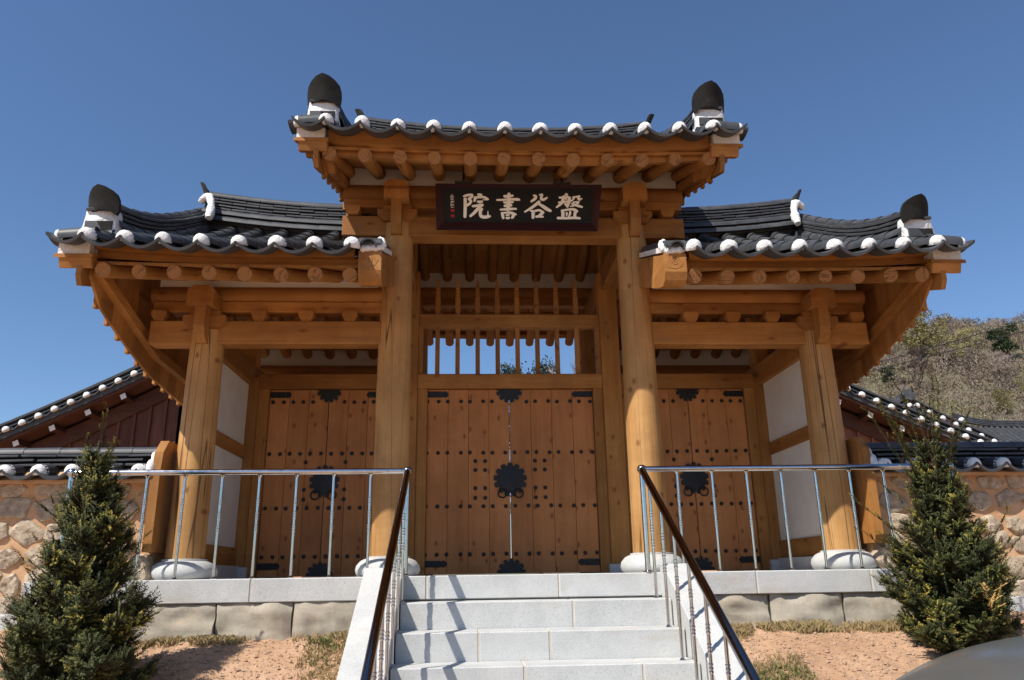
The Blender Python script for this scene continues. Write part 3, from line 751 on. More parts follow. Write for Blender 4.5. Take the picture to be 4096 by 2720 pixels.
def gable_end(R, rf, sheath, sx, xg, xd, xv, planks_bottom, zcap, ridge_lift, zrot=0, zsc=.94):
    """descending ridge, verge tiles, barge board and gable planking on one end"""
    dend = 2.42
    for front in (True, False):
        sg = 1 if front else -1
        # descending ridge (follows the slope, lifts towards its end)
        def lf(d): return zcap*max(0, (d-1.0)/1.42)**2.2
        def mt(x, d, upz, tilt=0): return T(0, 0, upz+lf(d)) @ R.mat(x, d, front, 0, tilt-(zcap*1.5)*max(0, (d-1.0)/1.42)**1.2)
        d = dend; i = 0
        while d > .22:
            link('ridge_cover', RC, rf, mt(xd, d, .315))
            for k, (dx, zz) in enumerate(((0, .265), (0, .22), (0, .175))):
                link('ridge_course_tile', SLD, rf, mt(xd, d-.13+(.07 if k % 2 else 0), zz, U(-.02, .02)) @ Matrix.Rotation(math.pi/2, 4, 'Z'))
            for dx in (-.10, .10): link('ridge_base_tile', RB, rf, mt(xd+dx, d, .10))
            d -= .27; i += 1
        cm = MB(); 
        for q in range(9):
            dd = dend-.02-(dend-.1)*q/8; dd2 = dend-.02-(dend-.1)*(q+1)/8
            if q == 8: break
            a = mt(xd, dd, 0) .translation; b = mt(xd, dd2, 0).translation
            vs = []
            for p in (a, b): vs += [(p.x-.09, p.y, p.z+.0), (p.x+.09, p.y, p.z+.0), (p.x+.075, p.y, p.z+.33), (p.x-.075, p.y, p.z+.33)]
            cm.add(vs, [(0, 1, 5, 4), (1, 2, 6, 5), (2, 3, 7, 6), (3, 0, 4, 7), (0, 3, 2, 1), (4, 5, 6, 7)])
        cm.build('ridge_core', mTile, rf)
        # end: plaster face, tile scraps and upright end tile
        p = mt(xd, dend+.02, 0).translation
        B = T(p.x, p.y, p.z) @ (Matrix.Identity(4) if front else Matrix.Rotation(math.pi, 4, 'Z'))
        bm = bmesh.new(); q = MB(); q.prism([(-.168, -.14), (.168, -.14), (.150, .04), (.142, .25), (-.142, .25), (-.150, .04)], 'y', -.045, .10)
        vs_ = [bm.verts.new(v) for v in q.v]; [bm.faces.new([vs_[k] for k in f]) for f in q.f]
        bmesh.ops.bevel(bm, geom=bm.edges[:], offset=.028, segments=2, affect='EDGES', profile=.5); bmesh.ops.triangulate(bm, faces=bm.faces[:]); bmesh.ops.subdivide_edges(bm, edges=[e for e in bm.edges if e.calc_length() > .06], cuts=2, use_grid_fill=False)
        for v in bm.verts: v.co += Vector((noise.noise(v.co*17), noise.noise(v.co*17+Vector((5, 0, 0))), noise.noise(v.co*17+Vector((0, 9, 0)))))*.009
        bmesh.ops.recalc_face_normals(bm, faces=bm.faces[:]); me = bpy.data.meshes.new('plaster_face'); bm.to_mesh(me); bm.free(); me.materials.append(mPlast); me.polygons.foreach_set('use_smooth', [True]*len(me.polygons)); link('plaster_face', me, rf, B)
        m_ = ball_mb(1, .172, .085, .05, (0, -.045, -.095), 5, .06); m_.build('plaster_face', mPlast, rf, 70, B)
        m_ = MB(); m_.prism([(-.122, .022), (.03, .022), (-.03, .105), (-.122, .105)], 'y', -.066, -.02); m_.build('tile_scrap', mTile, rf, 0, B)
        m_ = MB(); m_.prism([(.034, .020), (.122, .020), (.122, .108), (-.026, .106)], 'y', -.061, -.02); m_.build('tile_scrap', mTileD, rf, 0, B)
        link('ridge_end_tile', MANG, rf, B @ T(0, -.085, .165) @ Matrix.Rotation(.16, 4, 'X') @ Matrix.Rotation(sx*sg*zrot, 4, 'Z') @ Matrix.Diagonal((1.04, 1, zsc, 1)))
        # verge tiles point sideways
        n = 10; d0 = 2.80 if front else 3.02; st = .30
        for k in range(9):
            d = d0-.02-st*k
            if d < .2: break
            z = R.z(xg, d)
            Yv = Vector((-sx, 0, .10)).normalized(); Xv = Vector((0, sg*sx*-1*1.0, 0)); 
            sl = math.atan(R.slope(d))
            Xv = Vector((0, math.cos(sl), sg*math.sin(sl)))*(1 if -sx*1 < 0 else -1)
            Zv = Xv.cross(Yv)
            if Zv.z < 0: Xv = -Xv; Zv = Xv.cross(Yv)
            f = frame(xv, YR-sg*d, z+.055, Xv, Yv, Zv)
            link('verge_tile', COV, rf, f); link('plaster_cap', DOMES[k % 4], rf, f @ T(0, -.01, 0))
            if k < 8:
                f2 = frame(xv+sx*.10, YR-sg*(d-st/2), R.z(xg, d-st/2)-.035, Xv, Yv, Zv); link('verge_pan', PANM, rf, f2 @ Matrix.Diagonal((st/SPR, 1, 1, 1)))
    # the barge boards
    for front in (True, False):
        sg = 1 if front else -1; ln = 2.74 if front else 3.02
        xb0, xb1 = sorted((sx*(abs(xg)+.03), sx*(abs(xg)+.075)))
        ze = sheath(ln)+R.lift(xg)*.6
        def zl(d): return sheath(d)+R.lift(xg)*.6
        pts = [(YR-sg*d, zl(d)+.03) for d in (ln, 1.4, .0)]+[(YR-sg*d, zl(d)-.20-(.03 if d > 2 else 0)) for d in (.0, 1.4, ln-.3)]+[(YR-sg*(ln-.05), zl(ln)-.20), (YR-sg*ln, zl(ln)-.12)]
        m_ = MB(); m_.prism(pts, 'x', xb0, xb1); m_.build('barge_board', wY, rf)
        # short outriggers over the barge board, and verge board with plaster
        k = 0
        while True:
            d = ln-.06-.30*k
            if d < .1: break
            a, b = sorted((sx*(abs(xg)-.05), sx*(abs(xv)+.01)))
            m_ = MB(); m_.box(a, b, -.055, .055, 0, .10, .006); m_.build('outrigger', wX, rf, 0, T(0, YR-sg*d, zl(d)-.055) @ Matrix.Rotation(sg*.36, 4, 'X')); k += 1
        a, b = sorted((sx*(abs(xg)-.06), sx*(abs(xv)+.05)))
        pts = [(YR-sg*d, zl(d)+.046) for d in (ln+.03, 1.4, 0)]+[(YR-sg*d, zl(d)+.082) for d in (0, 1.4, ln+.03)]
        m_ = MB(); m_.prism(pts, 'x', a, b); m_.build('verge_board', wY, rf)
        pts = [(YR-sg*d, zl(d)+.083) for d in (ln+.01, 1.4, 0)]+[(YR-sg*d, max(R.z(xg, d)+.02, zl(d)+.12)) for d in (0, .7, 1.4, 2.1, ln+.01)]
        a, b = sorted((sx*(abs(xg)-.02), sx*(abs(xv)+.03)))
        m_ = MB(); m_.prism(pts, 'x', a, b); m_.build('verge_plaster', mPlast, rf)
    # planks
    pb = planks_bottom
    def bot(y):
        d = abs(y-YR)
        for (d0_, z0), (d1_, z1) in zip(pb[:-1], pb[1:]):
            if d0_ <= d <= d1_: return z0+(z1-z0)*(d-d0_)/(d1_-d0_)
        return pb[-1][1]
    y = YR-2.62; w = .245
    xp0, xp1 = sorted((sx*(abs(xg)-.0), sx*(abs(xg)+.025)))
    first = True
    while y < YR+2.7:
        y2 = min(y+w, YR+2.8)
        m_ = MB(); e = .0015
        ztop = lambda yy: sheath(abs(yy-YR))+.02
        ys = [y+e, y2-e]
        if y+e < YR < y2-e: ys = [y+e, YR, y2-e]
        poly = [(q, bot(q)) for q in ys]+[(q, max(ztop(q), bot(q)+.01)) for q in reversed(ys)]
        m_.prism(poly, 'x', xp0, xp1); m_.build('gable_plank', wZ, rf)
        a, b = sorted((sx*(abs(xg)+.025), sx*(abs(xg)+.06)))
        if sheath(abs(y-YR)) - bot(y) > .2:
            m_ = MB(); m_.box(a, b, y-.028, y+.028, bot(y)-.016, sheath(abs(y-YR))-.1, .004); m_.build('batten', wZ, rf)
        y += w
    # inner rail along the lower edge
    a, b = sorted((sx*(abs(xg)-.075), sx*(abs(xg)-.002)))
    dd = [q for q, _ in pb]
    rl_ = [(0, pb[0][1]+.22), (1.14, pb[0][1]+.26), (2.60, pb[-1][1]-.01)] if zcap < .12 else pb
    prv = [(YR-d, z+.03) for d, z in reversed(rl_) if d > 0]+[(YR+d, z+.03) for d, z in rl_]
    for (y0, z0), (y1, z1) in zip(prv[:-1], prv[1:]):
        m_ = MB(); m_.prism([(y0, z0), (y1, z1), (y1, z1+.10), (y0, z0+.10)], 'x', a, b); m_.build('gable_rail', wY, rf)

random.seed(11)
# main roof
mrows = [-1.83+SPR*i for i in range(12)]
RM = Roof('main', -1.90, 1.90, 5.338, 0, 1.85, .065, mrows, None, '')
rfM, shM = build_roof(RM, 2, [-1.815+.33*i for i in range(12)], 3.785, 'raised middle roof with curved eaves', (3.795, 3.885))
lm = lambda x: .15*(abs(x)/2.0)**2.2
ridge(RM, rfM, -1.93, 1.93, lm, None)
for sx in (-1, 1):
    gable_end(RM, rfM, shM, sx, sx*1.88, sx*1.95, sx*2.09, [(0, 4.05), (1.6, 4.0), (2.2, 3.80), (2.4, 3.74), (2.62, 3.78)], .135, lm, .12, .93)
    link('ridge_end_tile', MANG, rfM, T(sx*1.955, YR, 5.338+.30+lm(1.95)) @ Matrix.Rotation(sx*math.pi/2, 4, 'Z') @ Matrix.Rotation(.25, 4, 'X') @ Matrix.Scale(.95, 4))
# wing roofs
for sx in (-1, 1):
    wr = sorted(sx*(1.535+.3275*i) for i in range(8))
    RW = Roof('wing', *sorted((sx*1.42, sx*3.87)), 4.153, sx*1.6, 2.3, .07, wr, None, '')
    raf = [sx*(1.565+.309*i) for i in range(8)]
    rfW, shW = build_roof(RW, 11, raf, 2.592, 'lower wing roof %s of the raised middle roof' % ('left' if sx < 0 else 'right'), (2.712, 2.785))
    lw = lambda x: .17*(max(0, abs(x)-1.9)/2.0)**1.9
    a, b = sorted((sx*1.80, sx*3.88)); ridge(RW, rfW, a, b, lw, None)
    gable_end(RW, rfW, shW, sx, sx*3.86, sx*3.93, sx*4.08, [(0, 1.95), (1.15, 2.06), (1.55, 2.15), (2.05, 2.28), (2.40, 2.40), (2.52, 2.53), (2.62, 2.60)], .11, lw, .30, .82)
    link('ridge_end_tile', MANG, rfW, T(sx*3.90, YR, 4.153+.32+lw(3.9)) @ Matrix.Rotation(sx*math.pi/2, 4, 'Z') @ Matrix.Rotation(.25, 4, 'X') @ Matrix.Scale(.95, 4))
    # plaster where the descending ridge meets the ridge
    lump('plaster_joint', [(sx*3.93, YR-.14, 4.60), (sx*3.86, YR-.18, 4.655), (sx*3.79, YR-.22, 4.63), (sx*3.74, YR-.28, 4.52), (sx*3.715, YR-.34, 4.38), (sx*3.71, YR-.40, 4.25)], .05, rfW, 4, amp=.22)
    # inner end: thick curved verge timber with plaster and a last short tile beside the main column
    x0, x1 = sorted((sx*1.285, sx*1.49)); zc = 2.60
    prf = []
    for y, zt, zb in ((-1.20, 2.80, 2.62), (-1.17, 2.80, 2.55), (-1.08, 2.83, 2.52), (-.9, 2.90, 2.57), (-.5, 3.05, 2.73), (.0, 3.24, 2.92)): prf.append((y, zt, zb))
    m_ = MB(); m_.prism([(y, zb) for y, zt, zb in prf]+[(y, zt) for y, zt, zb in reversed(prf)], 'x', x0, x1); tb = m_.build('verge_timber', wY, rfW)
    tb['label'] = 'thick verge timber with a carved cloud scroll'
    xc = (x0+x1)/2; sp = [(xc+.045*(1-i/26)*math.cos(i*.5), -1.1995-.004*(i % 2)*0, 2.72+.05*(1-i/26)*math.sin(i*.5)) for i in range(26)]
    m_ = MB(); m_.tube(sp, .0035, 5); m_.build('carved_scroll', wEnd, tb)
    m_ = MB(); m_.tube([(x0+.03, -1.2, 2.66), (xc, -1.2, 2.645), (x1-.05, -1.2, 2.67), (x1-.03, -1.2, 2.72)], .0035, 5); m_.build('carved_scroll', wEnd, tb)
    lump('verge_plaster', [(x0+.01, -1.19, 2.825), (xc, -1.19, 2.83), (x1-.01, -1.19, 2.84)], .035, rfW, 8, amp=.2)
    lump('verge_plaster', [(sx*1.30, -1.18, 2.83), (sx*1.28, -1.15, 2.90), (sx*1.32, -1.1, 2.96)], .035, rfW, 9, amp=.2)
    m_ = MB(); m_.box(x0+.02, x1-.02, -1.17, -.1, 0, .05); m_.build('verge_plaster', mPlast, rfW, 0, T(0, 0, 2.83) @ T(0, -1.17, 0) @ Matrix.Rotation(.35, 4, 'X') @ T(0, 1.17, 0))
    for k in range(4):
        link('cover_tile', COV, rfW, RW.mat(sx*1.40, 2.78-.27*k, True, .06, -.03) @ Matrix.Rotation(-sx*.0, 4, 'Z'))
    f = frame(sx*1.50, -1.20, 2.885, (0, sx*1.0, 0), (-sx*1.0, 0, 0), (0, 0, 1))
    m_ = cover_mb(.20, .07); m_.build('end_tile', mTile, rfW, 40, frame(sx*1.49, -1.17, 2.87, (0, -sx*-1.0, 0), (-sx*1.0, 0, 0), (0, 0, 1)))

# ------------------------------------------------------------------ the name board
sign = thing('signboard', 'black name board with white characters in a maroon frame under the eaves', 'signboard', (0, -.25, 3.46))
tl = math.atan2(.18, .44)
SB = Matrix.Rotation(tl, 4, 'X')           # local: x right, z up the board, -y out
m_ = MB(); m_.box(-.80, .82, -.012, .012, .06, .46); m_.build('panel', mSignB, sign, 0, SB)
fr = [((-.842, .0), (.846, .0), (.79, .084), (-.765, .084)), ((-.852, .475), (-.785, .437), (.80, .445), (.885, .482)), ((-.842, .0), (-.765, .084), (-.785, .437), (-.852, .475)), ((.846, .0), (.885, .482), (.80, .445), (.79, .084))]
for q in fr:
    inner = [p for p in q if .05 < p[1] < .46]
    vs = []
    for p in q: vs.append((p[0], -.015 if p in inner else -.060, p[1]))
    for p in q: vs.append((p[0], .015, p[1]))
    m_ = MB(); m_.add(vs, [(0, 1, 2, 3), (7, 6, 5, 4), (0, 4, 5, 1), (1, 5, 6, 2), (2, 6, 7, 3), (3, 7, 4, 0)]); m_.build('frame_board', mSignF, sign, 0, SB)
for x in (-.56, .47):
    m_ = MB(); m_.box(-.09, .09, -.03, .02, 0, .03); m_.tube([(0, 0, .02), (0, .18, .26)], .012, 8); m_.build('hanger', mIron, sign, 0, SB @ T(x, 0, .478))
AX, AY, A0 = (2.63182754e-03, 2.69979656e-05), (1.88192742e-05, -2.59576557e-03), (-5.45625387, 2.34024133)
def sp_(ox, x, y):
    u = ox+x/6.944; v = 730+y/6.944
    return (AX[0]*u+AY[0]*v+A0[0], AX[1]*u+AY[1]*v+A0[1])
PXM = 2.62e-3/6.944
strokes = [  # (offset, [(x, y, half width)...])
 (1740, 0, [(800, 385, 24), (880, 362, 36), (960, 348, 34), (1030, 358, 40), (1010, 410, 40), (940, 455, 32)]), (1740, 0, [(945, 465, 34), (1000, 520, 38), (960, 590, 40), (890, 640, 34)]),
 (1740, 0, [(840, 465, 46), (842, 640, 46), (832, 945, 44)]), (1740, 0, [(1205, 338, 34), (1275, 350, 40)]), (1740, 0, [(1255, 350, 36), (1255, 410, 36)]),
 (1740, 0, [(1120, 425, 44), (1100, 510, 34)]), (1740, 0, [(1120, 425, 34), (1260, 408, 34), (1370, 415, 34), (1465, 468, 30)]), (1740, 0, [(1450, 475, 22), (1325, 488, 10)]),
 (1740, 0, [(1195, 535, 34), (1240, 545, 40), (1295, 535, 36)]), (1740, 0, [(1050, 660, 32), (1180, 645, 38), (1315, 628, 38)]),
 (1740, 0, [(1300, 630, 36), (1180, 745, 46), (1080, 850, 42), (985, 930, 36)]), (1740, 0, [(1300, 740, 36), (1262, 790, 46), (1258, 900, 46), (1310, 955, 46), (1430, 960, 44), (1520, 940, 30)]), (1740, 0, [(1468, 920, 28), (1465, 860, 16), (1466, 795, 8)]),
 (1740, 1, [(2047, 330, 48), (2042, 560, 50), (2015, 755, 46)]), (1740, 1, [(1920, 380, 32), (2030, 385, 36), (2150, 370, 30)]), (1740, 1, [(1930, 415, 12), (2000, 400, 30)]), (1740, 1, [(1720, 488, 26), (1900, 485, 30), (2150, 470, 36), (2300, 475, 38), (2340, 488, 22)]),
 (1740, 1, [(1910, 550, 26), (1960, 560, 32), (2080, 550, 34), (2165, 545, 24)]), (1740, 1, [(1935, 650, 38), (2030, 640, 44), (2105, 632, 38)]), (1740, 1, [(1810, 755, 24), (1980, 748, 36), (2120, 735, 36), (2245, 735, 26)]),
 (1740, 1, [(1855, 850, 34), (1875, 930, 44), (1890, 990, 32)]), (1740, 1, [(1860, 855, 26), (1960, 842, 28), (2080, 840, 36), (2170, 870, 40), (2235, 890, 28)]), (1740, 1, [(2185, 890, 42), (2150, 960, 44), (2130, 985, 30)]), (1740, 1, [(1980, 910, 26), (2045, 905, 26)]), (1740, 1, [(1975, 985, 28), (2020, 990, 36), (2060, 980, 26)]),
 (2060, 2, [(510, 362, 24), (565, 385, 38), (550, 450, 42), (450, 525, 32)]), (2060, 2, [(672, 348, 20), (740, 345, 36), (720, 420, 36), (730, 465, 40), (800, 475, 36), (880, 425, 26)]),
 (2060, 2, [(655, 540, 40), (590, 600, 44), (450, 705, 38), (270, 815, 26)]), (2060, 2, [(640, 590, 30), (760, 660, 44), (870, 735, 50), (975, 790, 38)]), (2060, 2, [(660, 540, 32), (690, 552, 18)]),
 (2060, 2, [(425, 790, 20), (490, 810, 44), (495, 900, 46), (492, 980, 38)]), (2060, 2, [(500, 810, 30), (580, 785, 32), (680, 775, 32), (770, 840, 40)]), (2060, 2, [(765, 830, 40), (720, 880, 44), (650, 935, 34)]), (2060, 2, [(585, 950, 34), (680, 945, 34), (765, 955, 28)]),
 (2060, 3, [(1400, 318, 22), (1440, 345, 34), (1380, 362, 20), (1300, 390, 6)]), (2060, 3, [(1330, 420, 36), (1320, 510, 46), (1270, 590, 42), (1150, 690, 24)]), (2060, 3, [(1235, 420, 30), (1330, 425, 30), (1450, 410, 28), (1520, 430, 30)]), (2060, 3, [(1500, 430, 44), (1490, 540, 48), (1460, 620, 42), (1450, 675, 32)]),
 (2060, 3, [(1205, 555, 22), (1320, 545, 26), (1450, 525, 26), (1560, 510, 28)]), (2060, 3, [(1390, 450, 20), (1415, 470, 20)]), (2060, 3, [(1375, 575, 22), (1400, 615, 30), (1410, 650, 20)]),
 (2060, 3, [(1605, 410, 22), (1625, 440, 32), (1590, 490, 24)]), (2060, 3, [(1605, 408, 22), (1700, 400, 26), (1775, 390, 34)]), (2060, 3, [(1770, 395, 36), (1755, 450, 36), (1790, 475, 34), (1850, 450, 18)]),
 (2060, 3, [(1610, 555, 20), (1700, 545, 26), (1760, 550, 30)]), (2060, 3, [(1750, 565, 28), (1680, 620, 30), (1600, 650, 24), (1535, 662, 16)]), (2060, 3, [(1570, 590, 22), (1640, 615, 30), (1760, 655, 36), (1855, 682, 28)]),
 (2060, 3, [(1310, 790, 42), (1325, 870, 46), (1320, 960, 46)]), (2060, 3, [(1295, 785, 30), (1400, 765, 28), (1560, 745, 32), (1660, 765, 40), (1720, 805, 34)]), (2060, 3, [(1680, 790, 44), (1660, 880, 44), (1655, 960, 42)]), (2060, 3, [(1420, 835, 20), (1435, 870, 30), (1425, 925, 20)]), (2060, 3, [(1525, 810, 28), (1525, 870, 32), (1490, 945, 24)]), (2060, 3, [(1185, 990, 36), (1400, 995, 34), (1650, 985, 36), (1795, 1000, 30)]),
]
sig = [(480, 335, 480, 480), (440, 380, 440, 420), (515, 375, 515, 415), (450, 400, 510, 395), (430, 440, 525, 435), (450, 360, 500, 355), (455, 470, 455, 485), (440, 485, 525, 480), (500, 465, 500, 482),
       (450, 525, 530, 520), (440, 545, 545, 540), (500, 520, 440, 590), (460, 560, 520, 562), (440, 610, 480, 610), (460, 595, 445, 650), (500, 600, 500, 645), (525, 605, 530, 640), (490, 620, 535, 615), (440, 640, 480, 635), (485, 665, 490, 690), (445, 692, 535, 688), (465, 672, 470, 688)]
char = [MB() for _ in range(5)]
def ribbon(m_, pts, y):
    P = []
    # smooth subdivision
    for i in range(len(pts)-1):
        for k in range(4):
            t = k/4
            p0 = pts[max(i-1, 0)]; p1 = pts[i]; p2 = pts[i+1]; p3 = pts[min(i+2, len(pts)-1)]
            P.append(tuple(.5*((2*b)+(-a+c)*t+(2*a-5*b+4*c-d)*t*t+(-a+3*b-3*c+d)*t**3) for a, b, c, d in zip(p0, p1, p2, p3)))
    P.append(pts[-1]); L_ = []; R2 = []
    for i, (x, z, w) in enumerate(P):
        a = P[max(i-1, 0)]; b = P[min(i+1, len(P)-1)]; t = Vector((b[0]-a[0], b[1]-a[1])); t.normalize()
        L_.append((x-t.y*w, z+t.x*w)); R2.append((x+t.y*w, z-t.x*w))
    def capp(p, q, sgn):
        x, z, w = p; t = Vector((p[0]-q[0], p[1]-q[1])); t.normalize(); n = Vector((-t.y, t.x))
        return [(x+(n.x*math.cos(a)+t.x*math.sin(a))*w, z+(n.y*math.cos(a)+t.y*math.sin(a))*w) for a in [math.pi*k/6 for k in range(1, 6)]]
    n = len(P)
    vs = [(x, y, z) for x, z in L_]+[(x, y, z) for x, z in R2]; fs = [(i, i+1, n+i+1, n+i) for i in range(n-1)]
    e = capp(P[-1], P[-2], 1); b0 = len(vs); vs += [(x, y, z) for x, z in e]; fs.append(tuple([n-1]+list(range(b0, b0+5))+[2*n-1]))
    e = capp(P[0], P[1], 1); b0 = len(vs); vs += [(x, y, z) for x, z in e]; fs.append(tuple([n]+list(range(b0, b0+5))+[0]))
    k = len(vs); vs += [(x, y+.006, z) for x, _, z in vs]
    edge = list(range(0, n))+[2*n+i for i in range(5)]+list(range(2*n-1, n-1, -1))+[2*n+5+i for i in range(5)]
    fs += [(edge[i], edge[(i+1) % len(edge)], k+edge[(i+1) % len(edge)], k+edge[i]) for i in range(len(edge))]
    m_.add(vs, fs)
yy = -.0145
for ox, ci, pts in strokes:
    q = [(*sp_(ox, x, y), w*PXM*.97) for x, y, w in pts]
    if len(q) == 2: q = [q[0], tuple((a+b)/2 for a, b in zip(*q)), q[1]]
    ribbon(char[ci], q, yy); yy -= .0001
for x0, y0, x1, y1 in sig:
    q = [(*sp_(1740, x0, y0), 4.2*PXM), (*sp_(1740, (x0+x1)/2, (y0+y1)/2), 4.6*PXM), (*sp_(1740, x1, y1), 4*PXM)]; ribbon(char[4], q, yy); yy -= .0001
for m_ in char: m_.build('lettering', mInk, sign, 0, SB)
for (a, b, c, d) in ((440, 735, 548, 815), (440, 892, 548, 965)):
    p = sp_(1740, a, d); q = sp_(1740, c, b); m_ = MB(); m_.box(p[0], q[0], -.016, -.010, p[1], q[1]); m_.build('red_seal', mSeal, sign, 0, SB)

# ------------------------------------------------------------------ stone walls beside the gate
def fieldstone(w, h, t, seed):
    """angular field stone: outline cut by random half planes, rough face"""
    rg = random.Random(seed); m_ = MB(); n = 26
    hp = []; a = rg.uniform(0, 6.28); k = rg.choice((4, 5, 5, 6))
    for i in range(k): hp.append((a+(i+rg.uniform(-.3, .3))*2*math.pi/k, rg.uniform(.76, 1.0)))
    def rad(b): return min(1.18, min([d/max(.12, math.cos(b-f)) for f, d in hp if math.cos(b-f) > .05]))
    rings = (1.0, .97, .90, .72, .42, .18)
    for ri, q in enumerate(rings):
        for j in range(n):
            b = 2*math.pi*j/n; r = rad(b)*(1+.05*noise.noise((math.cos(b)*2+seed, math.sin(b)*2, 1)))*q
            x = r*math.cos(b)*w/2; z = r*math.sin(b)*h/2
            y = -t*(1-q**12)*(1+.5*noise.noise((x*9+seed, z*9, 7)))-.012*noise.noise((x*26+seed, z*26, 3))-.006*noise.noise((x*60+seed, z*60, 5))
            m_.v.append((x, y if ri else t*.4, z))
    m_.v.append((0, -t*1.05, 0)); R6 = len(rings)
    m_.f = [(i*n+j, i*n+(j+1) % n, (i+1)*n+(j+1) % n, (i+1)*n+j) for i in range(R6-1) for j in range(n)]+[((R6-1)*n+j, (R6-1)*n+(j+1) % n, R6*n) for j in range(n)]
    m_.m = [0]*len(m_.f); return m_.mesh('wall_stone', mStone, 30)
def stone_wall(sx):
    w = thing('stone_wall', 'clay and stone wall with tiled coping %s of the gate' % ('left' if sx < 0 else 'right'), 'wall', (sx*3.4, .05, -.3), 'walls beside the gate')
    O = Vector((sx*3.4, .05, -.3)); iw = T(*(-O))
    xe = sx*9.0; x0 = sx*3.42; a, b = sorted((x0, xe))
    nx_ = 90; nz_ = 18; m_ = MB()      # clay face with uneven relief
    for j in range(nz_+1):
        for i in range(nx_+1):
            x = a+(b-a)*i/nx_; z = -.42+1.38*j/nz_; y = -.13+.018*noise.noise((x*3, z*3, sx*5))+.008*noise.noise((x*9, z*9, 2))
            m_.v.append((x, y, z))
    m_.f = [(j*(nx_+1)+i, j*(nx_+1)+i+1, (j+1)*(nx_+1)+i+1, (j+1)*(nx_+1)+i) for j in range(nz_) for i in range(nx_)]
    m_.m = [0]*len(m_.f); m_.box(a, b, -.10, .24, -.42, .955); m_.build('clay_body', mClay, w, 60, iw, fix=False)
    rg = random.Random(5 if sx < 0 else 9); z = -.10; row = 0
    for zc, hh in ((-.22, .20), (0, .23), (.22, .19), (.42, .20), (.63, .20), (.82, .15)):
        x = 3.50+rg.uniform(0, .12)+(.08 if row % 2 else 0)
        while x < 8.8:
            ww = rg.uniform(.17, .36); h2 = hh*rg.uniform(.85, 1.12)
            me = fieldstone(ww*1.08, h2*1.1, .034, rg.randint(0, 999))
            o = link('wall_stone', me, w, iw @ T(sx*(x+ww/2), -.125, zc+rg.uniform(-.025, .025)) @ Matrix.Rotation(rg.uniform(-.15, .15), 4, 'Y'))
            x += ww+rg.uniform(.0, .045)
        row += 1
    # coping
    core = MB(); core.prism([(-.24, .875), (.34, .875), (.34, .90), (.13, 1.03), (-.03, 1.03), (-.24, .90)], 'x', a, b); core.build('coping_core', mClay, w, 0, iw)
    core = MB(); core.box(a, b, 0, .10, 1.031, 1.19); core.build('coping_core', mTileD, w, 0, iw)
    n = int(abs(xe-x0)/.30); sl = math.atan(.16)
    for i in range(n):
        x = x0+sx*(.13+.30*i)
        for front in (True, False):
            sg = 1 if front else -1
            Yv = Vector((0, sg*math.cos(sl), math.sin(sl))); Xv = Vector((sg, 0, 0)); Zv = Xv.cross(Yv)
            yb = .05-sg*.35; f = frame(x, yb, .965, Xv, Yv, Zv)
            link('coping_tile', COV, w, iw @ f @ Matrix.Diagonal((.95, .85, .95, 1)))
            if front: link('plaster_cap', DOMES[i % 4], w, iw @ f @ T(0, -.01, .0) @ Matrix.Diagonal((.98, 1, .98, 1)))
            f = frame(x+sx*.15, yb-sg*.05, .872, Xv, Yv, Zv); link('coping_pan', PANM, w, iw @ f @ Matrix.Diagonal((.30/SPR, .9, 1, 1)))
    for i in range(int(abs(xe-x0)/.34)):
        for c in range(3):
            x = x0+sx*(.17+.34*i+(.17 if c % 2 else 0)+rg.uniform(-.02, .02))
            if abs(x) > abs(xe)-.1: continue
            m = iw @ T(x, .05+rg.uniform(-.006, .006), 1.045+.047*c) @ Matrix.Rotation(rg.uniform(-.02, .02), 4, 'Y') @ Matrix.Diagonal((.98, 1.15-.1*c, .9, 1)); link('coping_course_tile', SL[c], w, m)
        x = x0+sx*.34*i
        link('coping_ridge_tile', RC, w, iw @ T(x, .05, 1.185) @ Matrix.Rotation(-math.pi/2 if sx > 0 else math.pi/2, 4, 'Z') @ Matrix.Diagonal((1.2, 1.13, 1, 1)))
    # end plank and plaster next to the gate column
    m_ = MB(); x1 = sx*3.44; x2 = sx*3.36; aa, bb = sorted((x1, x2))
    m_.prism([(-.30, .24), (-.30, .95), (-.27, 1.15), (-.16, 1.27), (.24, 1.27), (.36, 1.15), (.40, .95), (.40, .24)], 'x', aa, bb); m_.build('end_plank', wZ, w, 0, iw)
    lump('plaster_joint', [(x1+sx*.02, -.30, .93), (x1+sx*.02, -.27, 1.02), (x1+sx*.02, -.18, 1.12), (x1+sx*.025, -.02, 1.22)], .04, w, 5, amp=.25).matrix_local = iw
    me = fieldstone(.30, .30, .10, 77); link('wall_stone', me, w, iw @ T(sx*3.50, -.17, .08))
    m_ = MB(); m_.box(a, b, -.30, -.10, -.45, -.27, .01); m_.build('footing_stone', mGran, w, 0, iw)
stone_wall(-1); stone_wall(1)

